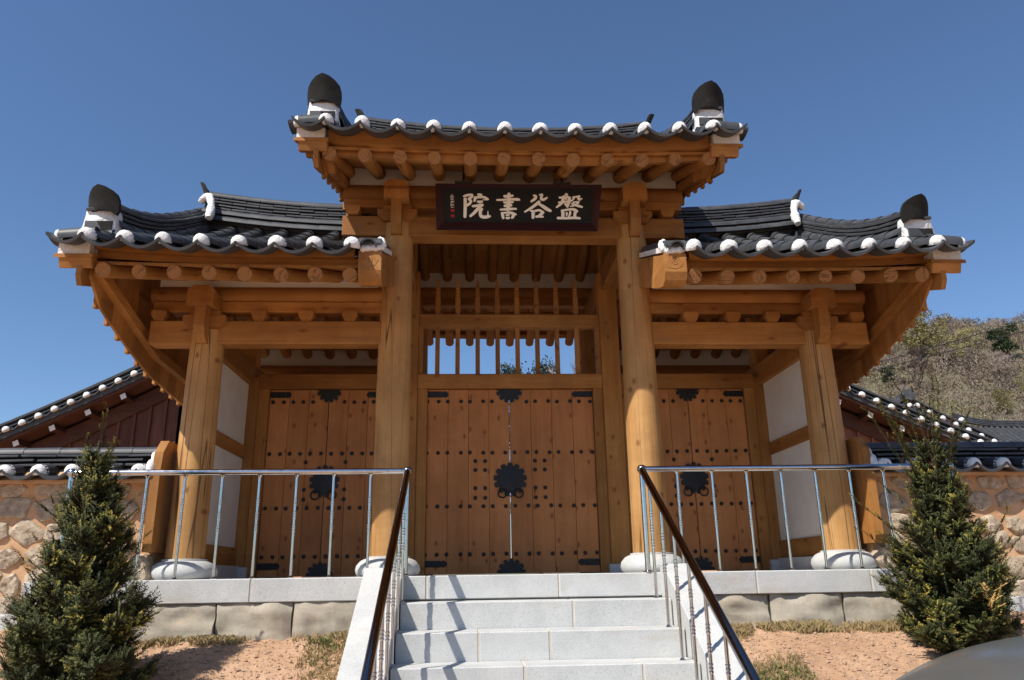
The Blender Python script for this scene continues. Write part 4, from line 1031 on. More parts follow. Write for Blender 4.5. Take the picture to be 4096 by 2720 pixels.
# ------------------------------------------------------------------ yew bushes
def yew(name, label, loc, H, Rb, seed, nshoot, long_shoots, lean):
    rg = random.Random(seed); t = thing(name, label, 'bush', loc, 'yew bushes beside the stairs')
    m_ = MB(); m_.tube([(0, 0, -.1), (.01, 0, H*.3), (lean*.4, 0, H*.6), (lean, 0, H*.93)], [.035, .028, .016, .005], 7); 
    nd_ = MB(); vals = []
    def rad(h): 
        return Rb*(max(.02, (1-h))**.95)*(.86+.34*noise.noise((h*6, seed, 1)))
    stems = MB()
    def shoot(p, d, L_, tipc, n):
        d = d.normalized(); side = d.cross(Vector((0, 0, 1)));
        if side.length < .1: side = Vector((1, 0, 0))
        side.normalize(); upv = side.cross(d)
        rot = rg.uniform(0, 6.28); side, upv = side*math.cos(rot)+upv*math.sin(rot), upv*math.cos(rot)-side*math.sin(rot)
        q = p+d*L_; stems.add([p+side*.002, p-side*.002, q], [(0, 1, 2)])
        for i in range(n):
            f = (i+.5)/n; b = p.lerp(q, f)
            for s_ in (-1, 1):
                nl = rg.uniform(.020, .030)*(1-.3*f)
                a = (side*s_*rg.uniform(.7, 1.1)+upv*rg.uniform(-.5, .5)+d*rg.uniform(.35, .8)).normalized()
                w = a.cross(d).normalized()*.0048; e = b+a*nl; mdl = b+a*nl*.5
                nd_.add([b, mdl+w, e, mdl-w], [(0, 1, 2, 3)]); vals.append(min(1, max(0, tipc*f**1.4+rg.uniform(-.05, .10))))
    nb = 210
    for i in range(nb):
        h = (i+rg.random())/nb; h = h**1.15; a = rg.uniform(0, 2*math.pi); rr = rad(h)*rg.uniform(.72, 1.22)*(1+.2*noise.noise((math.cos(a)*1.6+seed, math.sin(a)*1.6, h*4)))+.03
        ri = .35+.7*h*h+rg.uniform(-.15, .2); o = Vector((lean*h, 0, h*H*.93-.12*rr+.05)); ca, sa = math.cos(a), math.sin(a)
        pts = [o+Vector((ca*rr*f, sa*rr*f, rr*ri*f*f+.12*rr*f)) for f in (0, .35, .7, 1.0)]
        stems.tube(pts, [.008, .006, .004, .002], 4, False)
        ns = max(6, int(nshoot/nb*(rr/(Rb*.62))**1.1)); yel = rg.random()**1.6
        for k in range(ns):
            f = rg.random()**.6; q = f*3; ii = min(2, int(q)); p = pts[ii].lerp(pts[ii+1], q-ii); td = (pts[ii+1]-pts[ii]).normalized()
            sd = Vector((-sa, ca, 0))*rg.uniform(-1.2, 1.2)+Vector((0, 0, rg.uniform(-.45, .75)))
            d = (td*rg.uniform(.4, 1.1)+sd).normalized(); p = p+sd*rr*.10*rg.random()
            shoot(p, d, rg.uniform(.06, .13), (.15+.85*yel)*rg.uniform(.4, 1.2) if f > .55 else .12, 9)
    for (h, a, L_, el) in long_shoots:
        rr = rad(h)*.7; p = Vector((lean*h+rr*math.cos(a), rr*math.sin(a), h*H)); d = Vector((math.cos(a)*math.cos(el), math.sin(a)*math.cos(el), math.sin(el)))
        n = max(2, int(L_/.10))
        for k in range(n):
            d2 = (d+Vector((0, 0, .25*k/n))).normalized(); shoot(p, d2, L_/n*1.1, .8*(k+1)/n, 14); p = p+d2*L_/n
            if k and rg.random() < .8:
                e = Vector((rg.uniform(-1, 1), rg.uniform(-1, 1), .5)); shoot(p, d2+e*.7, rg.uniform(.05, .11), .8, 10)
    m_.build('trunk', mBark, t, 60); stems.build('twigs', mBark, t, fix=False)
    o = nd_.build('crown', mYew, t, fix=False); setattr_faces(o.data, vals); return t
mBark = plain('yew_bark', (.10, .05, .025), .9)
mYew = attrmat('yew_needles', [(0, (.020, .028, .004)), (.25, (.055, .066, .009)), (.55, (.17, .15, .018)), (1, (.42, .29, .04))], .75)
rs = random.Random(2)
ls1 = [(.9, rs.uniform(0, 6.28), .18, 1.2) for _ in range(4)]+[(.94, 1.6, .42, 1.45), (.93, 0.3, .20, 1.2), (.90, 2.9, .22, 1.2)]+[(rs.uniform(.1, .7), rs.uniform(0, 6.28), rs.uniform(.25, .40), rs.uniform(.5, .8)) for _ in range(22)]
yew('yew_bush', 'dark conical yew bush left of the stairs with a thin top leader', (-3.22, -1.72, groundz(0, -1.72)-.03), 1.77, .48, 21, 12500, ls1, -.06)
ls2 = [(rs.uniform(.72, .92), rs.uniform(0, 6.28), rs.uniform(.50, .85), rs.uniform(1.05, 1.42)) for _ in range(18)]+[(.85, 3.14, .62, 1.05), (.88, .1, .66, .8), (.8, .2, .45, .9), (.9, 2.6, .5, 1.2), (.92, .6, .55, 1.3), (.92, 1.6, .6, 1.45)]+[(rs.uniform(.15, .7), rs.uniform(2.2, 4.3), rs.uniform(.35, .6), rs.uniform(.55, .8)) for _ in range(12)]+[(rs.uniform(.15, .6), rs.uniform(-1.2, 1.2), rs.uniform(.35, .6), rs.uniform(.55, .85)) for _ in range(10)]
y2 = yew('yew_bush', 'ragged yew bush right of the stairs with long shoots and golden dead twigs', (3.40, -1.25, groundz(0, -1.25)-.03), 1.68, .49, 33, 12000, ls2, .05)
mDead = plain('dead_needles', (.55, .33, .09), .7)
rg = random.Random(4); dm = MB()
for cx_, cz_, nn in ((.02, .42, 9), (.25, .1, 4), (.48, .30, 4), (.52, .18, 4)):
    for i in range(nn):
        p = Vector((cx_+rg.uniform(-.05, .05), -.50+.25*abs(cx_), cz_+rg.uniform(-.08, .08))); d = Vector((rg.uniform(-.6, .6), -.35, rg.uniform(.3, 1))).normalized()
        for k in range(9):
            b = p+d*.012*k
            for s_ in (-1, 1):
                a = (Vector((s_, 0, .2))+d*.6+Vector((0, rg.uniform(-.4, .4), 0))).normalized(); w = a.cross(d).normalized()*.003; dm.add([b, b+a*.012+w, b+a*.026, b+a*.012-w], [(0, 1, 2, 3)])
dm.build('dead_twigs', mDead, y2, fix=False)

# ------------------------------------------------------------------ grass and gravel (ground cover)
mGrass = attrmat('dry_grass', [(0, (.34, .24, .11)), (.5, (.40, .30, .14)), (.75, (.17, .17, .05)), (1, (.09, .12, .025))], .8)
rg = random.Random(8); g = MB(); vals = []
def blade(x, y, h, c):
    z = groundz(x, y)+gnoise(x, y)-.005; a = rg.uniform(0, 6.28); w = .003; l = Vector((math.cos(a), math.sin(a), 0)); b = Vector((x, y, z)); s_ = Vector((-l.y, l.x, 0))*w
    k = rg.uniform(.2, 1.0); m1 = b+Vector((0, 0, h*.6))+l*h*.25*k; e = b+Vector((0, 0, h*.85))+l*h*.8*k
    g.add([b-s_, b+s_, m1+s_*.7, e, m1-s_*.7], [(0, 1, 2, 3, 4)]); vals.append(c)
def patch(x0, x1, y0, y1, n, h, gr):
    for _ in range(n):
        x = rg.uniform(x0, x1); y = rg.uniform(y0, y1)
        if noise.noise((x*2.2, y*2.2, 4))+.5*noise.noise((x*7, y*7, 1))+rg.uniform(-.35, .15) < .02: continue
        gg = noise.noise((x*4, y*4, 9))
        for _ in range(3): blade(x+rg.uniform(-.015, .015), y+rg.uniform(-.015, .015), rg.uniform(.5, 1.2)*h, min(1, max(0, (.9 if gg > .1 and rg.random() < gr else .2)+rg.uniform(-.2, .2))))
patch(-3.1, -1.4, -.86, -.71, 1500, .06, .2); patch(-1.8, -1.39, -1.5, -.76, 420, .055, .6)
patch(1.44, 2.05, -1.8, -.72, 1500, .055, .55); patch(1.44, 3.6, -.88, -.71, 2600, .07, .1); patch(-4.2, -2.9, -.9, -.72, 600, .05, .3); patch(1.44, 2.0, -3.2, -1.8, 1500, .05, .6)
o = kind(g.build('grass', mGrass, fix=False), 'stuff'); setattr_faces(o.data, vals)
rg = random.Random(18); g = MB()
for _ in range(11000):
    x = rg.uniform(-4, 4.2); y = rg.uniform(-1.9, -.74)
    if -1.40 < x < 1.46: continue
    s_ = rg.uniform(.004, .011) if rg.random() < .95 else rg.uniform(.012, .024); z = groundz(x, y)+gnoise(x, y)+s_*.2
    a = rg.uniform(0, 3); vs = [(x+s_*rg.uniform(.7, 1.3)*dx, y+s_*rg.uniform(.7, 1.3)*dy, z+s_*rg.uniform(.5, .9)*dz) for dx, dy, dz in ((1, 0, 0), (0, 1, 0), (-1, 0, 0), (0, -1, 0), (0, 0, 1), (0, 0, -1))]
    g.add(vs, [(0, 1, 4), (1, 2, 4), (2, 3, 4), (3, 0, 4), (1, 0, 5), (2, 1, 5), (3, 2, 5), (0, 3, 5)])
mGravel = stone('gravel_stone', [(.34, .20, .12), (.42, .27, .17), (.42, .36, .30)], (.25, .16, .1), .3, scale=30, bst=.3)
kind(g.build('gravel', mGravel, fix=False), 'stuff')

# ------------------------------------------------------------------ the parked car
mPaint = plain('grey_car_paint', (.13, .134, .125), .36, .3, Coat_Weight=.5, Coat_Roughness=.12)
mGlass = plain('dark_car_glass', (.012, .014, .015), .06)
mRub = plain('black_rubber', (.015, .015, .015), .8)
mLamp = plain('clear_lamp', (.6, .6, .6), .15)
car = thing('parked_car', 'dark grey parked car whose curved roof shows at the frame corner', 'car', (2.15, -4.70, -1.656))
def loft(secs, name, mats, parent, mi=None, smooth=50):
    m_ = MB(); n = len(secs[0][1])
    for x, pr in secs:
        for y, z in pr: m_.v.append((x, y, z))
    k = len(secs)
    for i in range(k-1):
        for j in range(n): m_.f.append((i*n+j, i*n+(j+1) % n, (i+1)*n+(j+1) % n, (i+1)*n+j)); m_.m.append(mi(i, j) if mi else 0)
    m_.f += [tuple(range(n)), tuple((k-1)*n+j for j in range(n-1, -1, -1))]; m_.m += [0, 0]
    return m_.build(name, mats, parent, smooth)
def bodysec(hw, zb, zt, bulge=1.0):
    return [(-hw*.86, zb), (-hw, zb+.10), (-hw*1.0, zb+(zt-zb)*.55), (-hw*.95, zt-.07), (-hw*.86, zt-.015), (-hw*.4, zt+.015), (hw*.4, zt+.015), (hw*.86, zt-.015), (hw*.95, zt-.07), (hw, zb+(zt-zb)*.55), (hw, zb+.10), (hw*.86, zb)]
body = [(-2.20, bodysec(.62, .30, .56)), (-2.12, bodysec(.78, .24, .66)), (-1.8, bodysec(.85, .20, .76)), (-1.2, bodysec(.87, .19, .88)), (-.7, bodysec(.875, .19, .94)), (.8, bodysec(.875, .19, .98)), (1.6, bodysec(.87, .20, .98)), (2.05, bodysec(.82, .24, .92)), (2.2, bodysec(.70, .32, .78))]
loft(body, 'body', mPaint, car)
def cabsec(wb, wt, zb, zt):
    p = [(-wb, zb), (-wb*.35-wt*.65, zb+(zt-zb)*.66), (-wt, zt-.10), (-wt+.05, zt-.045), (-wt+.14, zt-.015), (-wt*.45, zt+.022), (0, zt+.03)]
    return p+[(-y, z) for y, z in reversed(p[:-1])]
o = None
cab = [(-1.32, cabsec(.70, .62, .88, .96)), (-.86, cabsec(.78, .60, .92, 1.30)), (-.62, cabsec(.79, .585, .93, 1.395)), (-.40, cabsec(.79, .58, .93, 1.44)), (0, cabsec(.79, .58, .94, 1.465)), (.6, cabsec(.79, .575, .95, 1.465)), (1.0, cabsec(.78, .57, .95, 1.43)), (1.25, cabsec(.77, .57, .95, 1.36)), (1.85, cabsec(.72, .62, .93, 1.0))]
o = loft(cab, 'cabin', [mPaint, mGlass], car, lambda i, j: 1 if (j in (0, 11) and 1 <= i <= 6) or (i in (0, 7) and 2 <= j <= 9) else 0)
ss_ = o.modifiers.new('s', 'SUBSURF'); ss_.levels = 2; ss_.render_levels = 2
for wx in (-1.38, 1.36):
    for wy in (-.80, .80):
        m_ = MB(); m_.tube([(wx, wy-.1, .31), (wx, wy+.1, .31)], .31, 24); ty = m_.build('wheel', mRub, car, 40)
        m_ = MB(); m_.tube([(wx, wy-.108, .31), (wx, wy+.108, .31)], .19, 16); m_.build('rim', mSteel, ty, 40)
for wy in (-.58, .58):
    m_ = ball_mb(1, .10, .16, .07, (-2.12, wy, .58), 1, 0); m_.build('headlight', mLamp, car, 60)
    m_ = ball_mb(1, .06, .14, .08, (2.16, wy, .74), 1, 0); m_.build('tail_light', mSeal, car, 60)
for wy in (-.93, .93):
    m_ = ball_mb(1, .06, .09, .06, (-.78, wy, .98), 1, 0); m_.build('mirror', mPaint, car, 60)
car.rotation_euler = (0, 0, R_(-4)); car.scale = (1, 1, .96)

# ------------------------------------------------------------------ halls behind the gate
mWhiteEnd = plain('white_painted_end', (.72, .72, .70), .7)
DOMB = DOMES[0]
def hall(name, label, ax, az, y0, depth, sl_l, sl_r, run_l, run_r, zb, wallm, boardm, endm, cap_st=.335, s=1.0, loc=(0, 0, 0), curve=.02):
    """gabled hall with its gable end facing the gate; ridge runs away along y"""
    t = thing(name, label, 'building', loc); iw = T(*[-q for q in loc])
    for sd, sl, run in ((-1, sl_l, run_l), (1, sl_r, run_r)):
        def zz(d): return az-sl*d+curve*d*d*.5
        n = int(run/cap_st*math.sqrt(1+sl*sl))
        a = math.atan(sl)
        for i in range(n):
            d = (.2+i*cap_st)*math.cos(a); x = ax+sd*d; z = zz(d)
            th = math.atan(sl-curve*d)
            Xv = Vector((math.cos(th), 0, -sd*math.sin(th))); Yv = Vector((0, 1, .06)).normalized(); Zv = Xv.cross(Yv)
            f = frame(x, y0, z, Xv, Yv, Zv) @ Matrix.Scale(s, 4)
            link('verge_tile', COV, t, iw @ f); link('plaster_cap', DOMES[i % 4], t, iw @ f)
            f = frame(x+sd*cap_st*.5*math.cos(th), y0+.02, z-sd*0-cap_st*.5*math.sin(th)-.065*s, Xv, Yv, Zv) @ Matrix.Scale(s, 4); link('verge_pan', PANM, t, iw @ f)
            # descending ridge: three courses and a round cover
            if i < n-1:
                for k, (zo, ln) in enumerate(((.10, .33), (.15, .33), (.20, .33))):
                    f = frame(x+sd*(.16 if k % 2 else 0), y0+.30*s, z+zo*s, Xv, (0, 1, 0), Xv.cross(Vector((0, 1, 0)))) @ Matrix.Scale(s, 4)
                    link('ridge_course_tile', SL[2], t, iw @ f @ Matrix.Diagonal((cap_st/.34/s, 1, 1.2, 1)))
                f = frame(x, y0+.30*s, z+.245*s, (0, -1, 0), Xv, Vector((0, -1, 0)).cross(Xv)) @ Matrix.Scale(s, 4); link('ridge_cover', RC, t, iw @ f @ Matrix.Diagonal((1, cap_st/.30/s*1.05, 1, 1)))
        # roof slab and boards
        ds = [run*q/6 for q in range(7)]
        m_ = MB(); pts = [(ax+sd*d, zz(d)-.02) for d in ds]+[(ax+sd*d, zz(d)-.14*s) for d in reversed(ds)]; m_.prism(pts, 'y', y0+.06, y0+depth); m_.build('roof', mTile, t, 0, iw)
        m_ = MB()
        for i in range(int(depth/(.33*s))):
            yy_ = y0+.6*s+.33*s*i
            m_.tube([(ax+sd*d, yy_, zz(d)+.02) for d in ds], .075*s, 6)
        m_.build('cover_tile_rows', mTile, t, 40, iw)
        m_ = MB(); pts = [(ax+sd*d, zz(d)-.12*s) for d in ds]+[(ax+sd*d, zz(d)-.20*s) for d in reversed(ds)]; m_.prism(pts, 'y', y0+.10, y0+.95*s); m_.build('verge_board', boardm, t, 0, iw)
        m_ = MB(); pts = [(ax+sd*d, zz(d)-.28*s) for d in ds]+[(ax+sd*d, zz(d)-.62*s) for d in reversed(ds)]; m_.prism(pts, 'y', y0+.62*s, y0+.68*s); m_.build('barge_board', boardm, t, 0, iw)
        i = 0
        while .35+i*.66*s < run:
            d = .35+i*.66*s; th = math.atan(sl-curve*d); Xv = Vector((math.cos(th), 0, -sd*math.sin(th)))
            f = frame(ax+sd*d, y0+.20*s, zz(d)-.30*s, Xv, (0, 1, 0), Xv.cross(Vector((0, 1, 0))))
            m_ = MB(); m_.box(-.055*s, .055*s, 0, .5*s, -.05*s, .06*s); o = m_.build('outrigger', boardm, t, 0, iw @ f)
            m_ = MB(); m_.box(-.055*s, .055*s, -.004, 0, -.05*s, .06*s); m_.build('painted_end', endm, o, 0, Matrix.Identity(4)); i += 1
        # planks and battens
        w = .31*s; d = 0.0
        while d < run-.3:
            x0, x1 = ax+sd*d, ax+sd*min(run-.3, d+w); y = y0+.70*s
            m_ = MB(); pts = [(x0+sd*.002, zb), (x1-sd*.002, zb), (x1-sd*.002, zz(abs(x1-ax))-.5*s), (x0+sd*.002, zz(abs(x0-ax))-.5*s)]; m_.prism(pts, 'y', y, y+.03); m_.build('plank', wallm, t, 0, iw)
            m_ = MB(); m_.box(x0-.03*s, x0+.03*s, y-.045*s, y-.002, zb, zz(abs(x0-ax))-.56*s); m_.build('batten', wallm, t, 0, iw)
            d += w
        m_ = MB(); a_, b_ = sorted((ax, ax+sd*(run-.5))); m_.box(a_, b_, y0+.72*s+.03, y0+depth-.3, zb-.0, zz(run)-.1); m_.build('wall', mWall, t, 0, iw)
    m_ = MB(); m_.box(ax-run_l+.5, ax+run_r-.5, y0+.9*s, y0+depth-.4, -.15, zb); m_.build('base_wall', mClay, t, 0, iw)
    m_ = MB(); m_.tube([(ax, y0+.1, az+.25*s), (ax, y0+1.5, az+.15*s), (ax, y0+depth, az+.2*s)], .16*s, 8); m_.build('ridge', mTile, t, 40, iw)
    return t
random.seed(5)
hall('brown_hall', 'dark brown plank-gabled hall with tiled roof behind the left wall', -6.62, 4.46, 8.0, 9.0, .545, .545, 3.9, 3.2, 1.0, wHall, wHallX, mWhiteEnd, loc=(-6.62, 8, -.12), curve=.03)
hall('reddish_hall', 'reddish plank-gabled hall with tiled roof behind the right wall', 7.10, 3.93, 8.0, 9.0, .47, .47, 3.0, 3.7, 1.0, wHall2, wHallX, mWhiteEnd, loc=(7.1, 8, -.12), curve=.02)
hall('red_hall', 'far red-walled hall with teal painted eaves behind the reddish hall', 19.3, 7.05, 25.0, 10.0, .56, .56, 4.5, 4.8, 3.2, wRed, wRed, mTeal, cap_st=.62, s=1.75, loc=(19.3, 25, -.12), curve=.03)
def far_roof(name, label, x0, x1, y, zr, ze, run):
    t = thing(name, label, 'building', ((x0+x1)/2, y, -.12)); iw = T(-(x0+x1)/2, -y, .12)
    cy = y+run
    for sg in (1, -1):
        m_ = MB(); n = 5; ds = [run*q/n for q in range(n+1)]
        zz = lambda d: zr-(zr-ze)*(1.35*d/run-.35*(d/run)**2)
        pts = [(cy-sg*d, zz(d)) for d in ds]+[(cy-sg*d, zz(d)-.2) for d in reversed(ds)]; m_.prism(pts, 'x', x0, x1); rf = m_.build('roof', mTile, t, 0, iw)
        if sg > 0:
            k = int((x1-x0)/.36)
            for i in range(k+1):
                x = x0+.1+(x1-x0-.2)*i/k; m_ = MB(); m_.tube([(x, cy-d-.0, zz(d)+.03) for d in ds], .09, 6); m_.build('cover_tile_row', mTile, rf, 40)
    m_ = MB(); xs_ = [x0-.1+(x1-x0+.2)*i/10 for i in range(11)]; mid = (x0+x1)/2
    for c in range(4):
        m_.sweepx([(cy-.16, zr+.1*c), (cy+.16, zr+.1*c), (cy+.15, zr+.1*c+.075), (cy-.15, zr+.1*c+.075)], xs_, lambda x: .5*(abs(x-mid)/((x1-x0)/2))**2.4)
    m_.build('ridge', mTile, t, 0, iw)
    for xx, sd in ((x0+.35, -1), (x1-.35, 1)):
        m_ = MB(); m_.tube([(xx, cy-d, zz(d)+.16+.12*(d/run)**2) for d in ds[:-1]], .17, 7); m_.build('descending_ridge', mTile, t, 40, iw)
        m_ = ball_mb(1, .2, .16, .2, (xx, cy-ds[-2]-.1, zz(ds[-2])+.15), 4); m_.build('plaster_face', mPlast, t, 60, iw)
        m_ = ball_mb(1, .16, .2, .16, (xx, cy-.25, zr+.40), 5); m_.build('plaster_joint', mPlast, t, 60, iw)
    m_ = MB(); m_.box(x0+.8, x1-.8, y+1.0, y+2*run-1.0, -.2, ze-.05); m_.build('wall', mWall, t, 0, iw)
    return t
far_roof('tiled_hall', 'distant grey tiled roof at the right edge below the hill', 29.6, 37.0, 34.0, 8.35, 6.0, 4.0)
far_roof('tiled_hall', 'distant grey tiled roof peeking at the far left edge', -24.0, -14.9, 18.0, 4.9, 3.2, 3.0)

# ------------------------------------------------------------------ hill, trees
def hillmat():
    m, n, b = newmat('hill_scrub'); v = coords(n, (1, 1, 1))
    a = noise_(n, v, .05, 8, .7); f = noise_(n, v, .6, 6, .75); c = ramp(n, a, [(.3, (.20, .155, .112)), (.45, (.225, .185, .12)), (.56, (.20, .185, .09)), (.7, (.28, .235, .17))])  # pale, close tones put distance haze into the hill colour
    c = mixc(n, ramp(n, f, [(.4, (0, 0, 0)), (.7, (.7, .7, .7))]), c, (.155, .12, .09))
    n.links.new(c, b.inputs['Base Color']); b.inputs['Roughness'].default_value = 1; bump(n, b, f, 1, 1.5); return m
mb = MB(); hx = [-40+6*i for i in range(75)]; hy = [44+6*i for i in range(50)]; k = len(hx)
def hz(x, y): return hillz(x, y)-2.0*(1-sm(44, 60, y))-.3 + 1.2*noise.noise((x*.06, y*.06, 2))*sm(50, 90, y)
mb.v = [(x, y, hz(x, y)) for y in hy for x in hx]; mb.f = [(j*k+i, j*k+i+1, (j+1)*k+i+1, (j+1)*k+i) for j in range(len(hy)-1) for i in range(k-1)]; mb.m = [0]*len(mb.f)
kind(mb.build('hill', hillmat(), smooth=80, fix=False), 'structure')
mTwig = plain('bare_twigs', (.26, .20, .16), .9); mTwigD = plain('dark_bare_twigs', (.10, .065, .055), .9); mTwigP = plain('pale_bark', (.32, .265, .22), .9); mTwigR = plain('reddish_twigs', (.20, .055, .055), .9)
mBud = attrmat('spring_leaves', [(0, (.16, .135, .05)), (.5, (.215, .18, .065)), (1, (.26, .225, .09))], .8)  # greens muted, haze put into the leaf colour
mPine = attrmat('pine_needles', [(0, (.018, .035, .014)), (.6, (.035, .06, .02)), (1, (.07, .09, .03))], .7)
def bare(seed, H=7.0, spread=.55, levels=5, twig=1.0, thick=.022):
    rg = random.Random(seed); m_ = MB()
    def grow(p, d, L_, r, lv):
        q = p+d*L_; mid = p+d*L_*.5+Vector((rg.uniform(-1, 1), rg.uniform(-1, 1), rg.uniform(-.5, .5)))*L_*.06
        m_.tube([p, mid, q], [r, r*.85, r*.68], 5 if lv < 2 else 3, False)
        if lv >= levels:
            for _ in range(int(5*twig)):
                e = (d+Vector((rg.uniform(-.8, .8), rg.uniform(-.8, .8), rg.uniform(-.3, .8)))).normalized(); f = rg.uniform(.2, 1); b = p.lerp(q, f); s_ = e.cross(Vector((.3, .5, .8))).normalized()*H*.0022
                m_.add([b-s_, b+s_, b+e*H*rg.uniform(.03, .07)], [(0, 1, 2)])
            return
        for _ in range(rg.choice((2, 3, 3)) if lv else 3):
            e = (d+Vector((rg.uniform(-1, 1), rg.uniform(-1, 1), rg.uniform(-.15, .6)))*spread*1.5).normalized()
            grow(p.lerp(q, rg.uniform(.6, 1.0)), e, L_*rg.uniform(.62, .85), r*.6, lv+1)
    grow(Vector((0, 0, -.3)), Vector((rg.uniform(-.1, .1), 0, 1)).normalized(), H*.27, H*thick, 0); return m_
def leafcrown(seed, H, Rr, n, size, zc=.58, pine=False):
    rg = random.Random(seed); m_ = MB(); vals = []
    cl = [(Vector((rg.gauss(0, .42)*Rr, rg.gauss(0, .42)*Rr, H*(zc+rg.uniform(-.34, .36)))), rg.uniform(.22, .42)*Rr) for _ in range(26)]
    for _ in range(n):
        c, r = rg.choice(cl); v = Vector((rg.gauss(0, 1), rg.gauss(0, 1), rg.gauss(0, 1)*(.45 if pine else .9))).normalized()*r*rg.random()**.4
        p = c+v; a = Vector((rg.uniform(-1, 1), rg.uniform(-1, 1), rg.uniform(-1, 1))).normalized(); b = a.cross(Vector((.2, .9, .4))).normalized(); s_ = size*rg.uniform(.6, 1.3)
        m_.add([p-a*s_, p+b*s_*.5, p+a*s_, p-b*s_*.5], [(0, 1, 2, 3)]); vals.append(rg.random())
    return m_, vals
bm_ = []
for sd, mt_ in ((1, mTwig), (2, mTwig), (3, mTwigD), (4, mTwigP), (5, mTwigR)):
    bm_.append((bare(sd, 7.0, .5, 5, 2.0).mesh('branches', mt_, fix=False)))
m_, vals = leafcrown(14, 6.5, 1.5, 9000, .05, zc=.62, pine=True); FINE = m_.mesh('crown', mPine, fix=False); setattr_faces(FINE, vals)
lc = []
for sd, mt_, pn, n, Rr in ((11, mBud, False, 3200, 2.6), (12, mBud, False, 2600, 2.3), (13, mPine, True, 4200, 2.2)):
    m_, vals = leafcrown(sd, 6.5, Rr, n, .14 if not pn else .17, pine=pn); me = m_.mesh('crown', mt_, fix=False); setattr_faces(me, vals); lc.append(me)
m_ = MB(); m_.tube([(0, 0, -.4), (.1, 0, 2.2), (0, .1, 5.2)], [.16, .11, .03], 6)
for q in range(10): a = q*2.4; m_.tube([(0, 0, 1.4+q*.36), (1.3*math.cos(a), 1.3*math.sin(a), 2.1+q*.4)], [.05, .015], 4, False)
TRK = m_.mesh('trunk', mTwigD, 50)
def tree(name, label, cat_, p, s, crown, limb, group, rz=0):
    t = thing(name, label, cat_, p, group); t.scale = (s, s, s*U(.9, 1.1)); t.rotation_euler = (0, 0, rz)
    link('trunk', TRK if crown is not None and limb is None else limb, t)
    if crown is not None: link('crown', crown, t)
    return t
rg = random.Random(31); random.seed(31)
def on_hill(r_, e_, up_=2.5):
    best = None
    for y in range(55, 206):
        x = -.484+r_*(y+7.6); d = abs((hz(x, y)+up_)/(y+7.6)-e_)
        if best is None or d < best[0]: best = (d, x, y)
    return (best[1], best[2], hz(best[1], best[2]))
named = [
 ('leafing_tree', 'yellow-green leafing tree on the slope, nearest the gate roof edge', .628, .292, 2.0, 0), ('leafing_tree', 'smaller yellow-green leafing tree right of the biggest yellow one', .665, .283, 1.5, 1),
 ('leafing_tree', 'olive leafing tree high on the slope under the skyline', .70, .297, 1.0, 0), ('leafing_tree', 'olive leafing bush low at the right edge of the hill', .775, .235, 1.0, 1),
 ('leafing_tree', 'green leafing bush above the far tiled roof on the right', .735, .215, .8, 0),
 ('pine_tree', 'dark green pine tree near the right edge of the hillside', .752, .292, 1.35, 2), ('pine_tree', 'small dark pine beside the gate gable on the hill', .577, .255, .8, 2)]
for nm, lb, r_, e_, s_, ci in named:
    tree(nm, lb, 'tree', on_hill(r_, e_), s_, lc[ci], None, None, rg.uniform(0, 6))
tree('bare_tree', 'dark bare tree with dense twigs standing low on the hill', 'tree', on_hill(.618, .225, 0), 1.5, None, bm_[2], None)
tree('bare_tree', 'second dark bare tree left of the dense one on the hill', 'tree', on_hill(.592, .215, 0), 1.2, None, bm_[2], None, 2.0)
cnt = 0
for i in range(120):
    y = rg.uniform(58, 200) if i > 26 else rg.uniform(196, 212); r_ = rg.uniform(.52, .84); x = -.484+r_*(y+7.6)
    tree('bare_tree', 'leafless grey-brown tree among many on the scrubby hillside', 'tree', (x, y, hz(x, y)), rg.uniform(.75, 1.2)*(1.0 if i > 26 else .85), None, bm_[rg.choice((0, 1, 0, 1, 2, 3))], 'leafless trees on the hill', rg.uniform(0, 6))
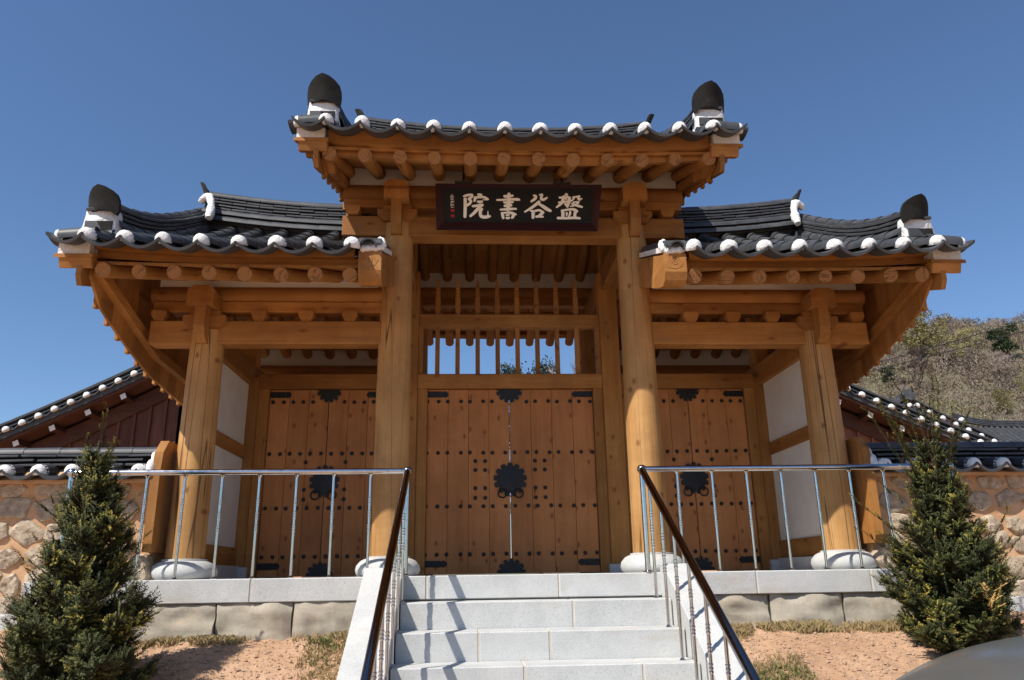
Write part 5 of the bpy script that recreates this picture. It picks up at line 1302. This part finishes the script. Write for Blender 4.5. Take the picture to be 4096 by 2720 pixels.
# scrub covering the slope: one mass
g = MB(); vals = []
for _ in range(3600):
    y = 50+165*rg.random()**.75; r_ = rg.uniform(.42, .92); x = -.484+r_*(y+7.6); z = hz(x, y)
    rr = rg.uniform(.7, 2.0)*(.7+y/300); hh = rr*rg.uniform(.8, 1.6); cc = noise.noise((x*.045, y*.045, 7))+.35*rg.uniform(-1, 1)
    for _ in range(46):
        v = Vector((rg.gauss(0, 1), rg.gauss(0, 1), rg.gauss(0, 1))).normalized()*rg.random()**.4
        p = Vector((x+v.x*rr, y+v.y*rr, z+hh*.6+v.z*hh*.75)); a = Vector((rg.uniform(-1, 1), rg.uniform(-1, 1), rg.uniform(-.3, 1.2))).normalized(); b = a.cross(Vector((rg.uniform(-1, 1), .9, .4))).normalized()*(.035+y*.0005); l_ = rg.uniform(.25, .6)*(.7+y/250)
        g.add([p-b, p+b, p+a*l_], [(0, 1, 2)]); vals.append(min(1, max(0, .42+cc+rg.uniform(-.12, .12))))
mScrub = attrmat('scrub_twigs', [(0, (.205, .155, .118)), (.45, (.245, .195, .14)), (.68, (.235, .20, .105)), (1, (.255, .225, .10))], .95)  # narrow pale ramp puts distance haze into the scrub colour
o = kind(g.build('scrub', mScrub, fix=False), 'stuff'); setattr_faces(o.data, vals)
# trees close behind the halls and seen through the lattice
tree('pine_tree', 'pine tree top seen through the lattice above the middle door', 'tree', (2.75, 30, -.12), 1.50, FINE, None, None, 1.0)
tree('bare_tree', 'bare twiggy tree seen through the right end of the lattice', 'tree', (5.2, 30, -.12), 2.1, None, bm_[0], None, 2.0)
tree('young_tree', 'slim pale-stemmed bare tree before the red hall', 'tree', (15.6, 17, -.12), .80, None, bm_[3], None, .5)
tree('young_tree', 'pale-stemmed sapling near the right frame edge below the hill', 'tree', (18.7, 18.5, -.12), .82, None, bm_[3], None, 2.5)
tree('young_tree', 'reddish-budded bare tree between the halls on the right', 'tree', (15.6, 20, -.12), .95, None, bm_[4], None, 1.5)
# power poles and cables
def pole(x, y, h, lab):
    t = thing('utility_pole', lab, 'pole', (x, y, -.12)); m_ = MB(); m_.tube([(0, 0, 0), (0, 0, h)], [.15, .10], 10); m_.build('post', mBlock, t, 60)
    m_ = MB(); m_.box(-.9, .9, -.05, .05, h-.5, h-.4); m_.build('cross_arm', mBlock, t)
pole(12.0, 30, 8.6, 'grey utility pole hidden behind the gate'); pole(47, 30, 18.4, 'grey utility pole off to the right')
for z0, z1, sag, lb in ((8.1, 18.0, .35, 'upper thin power cable crossing the hillside'), (7.9, 17.0, .30, 'lower thin power cable crossing the hillside')):
    m_ = MB(); m_.tube([(12+35*i/20, 30, z0+(z1-z0)*i/20-4*sag*(i/20)*(1-i/20)) for i in range(21)], .022, 5); tag(m_.build('power_cable', mRub), lb, 'cable')
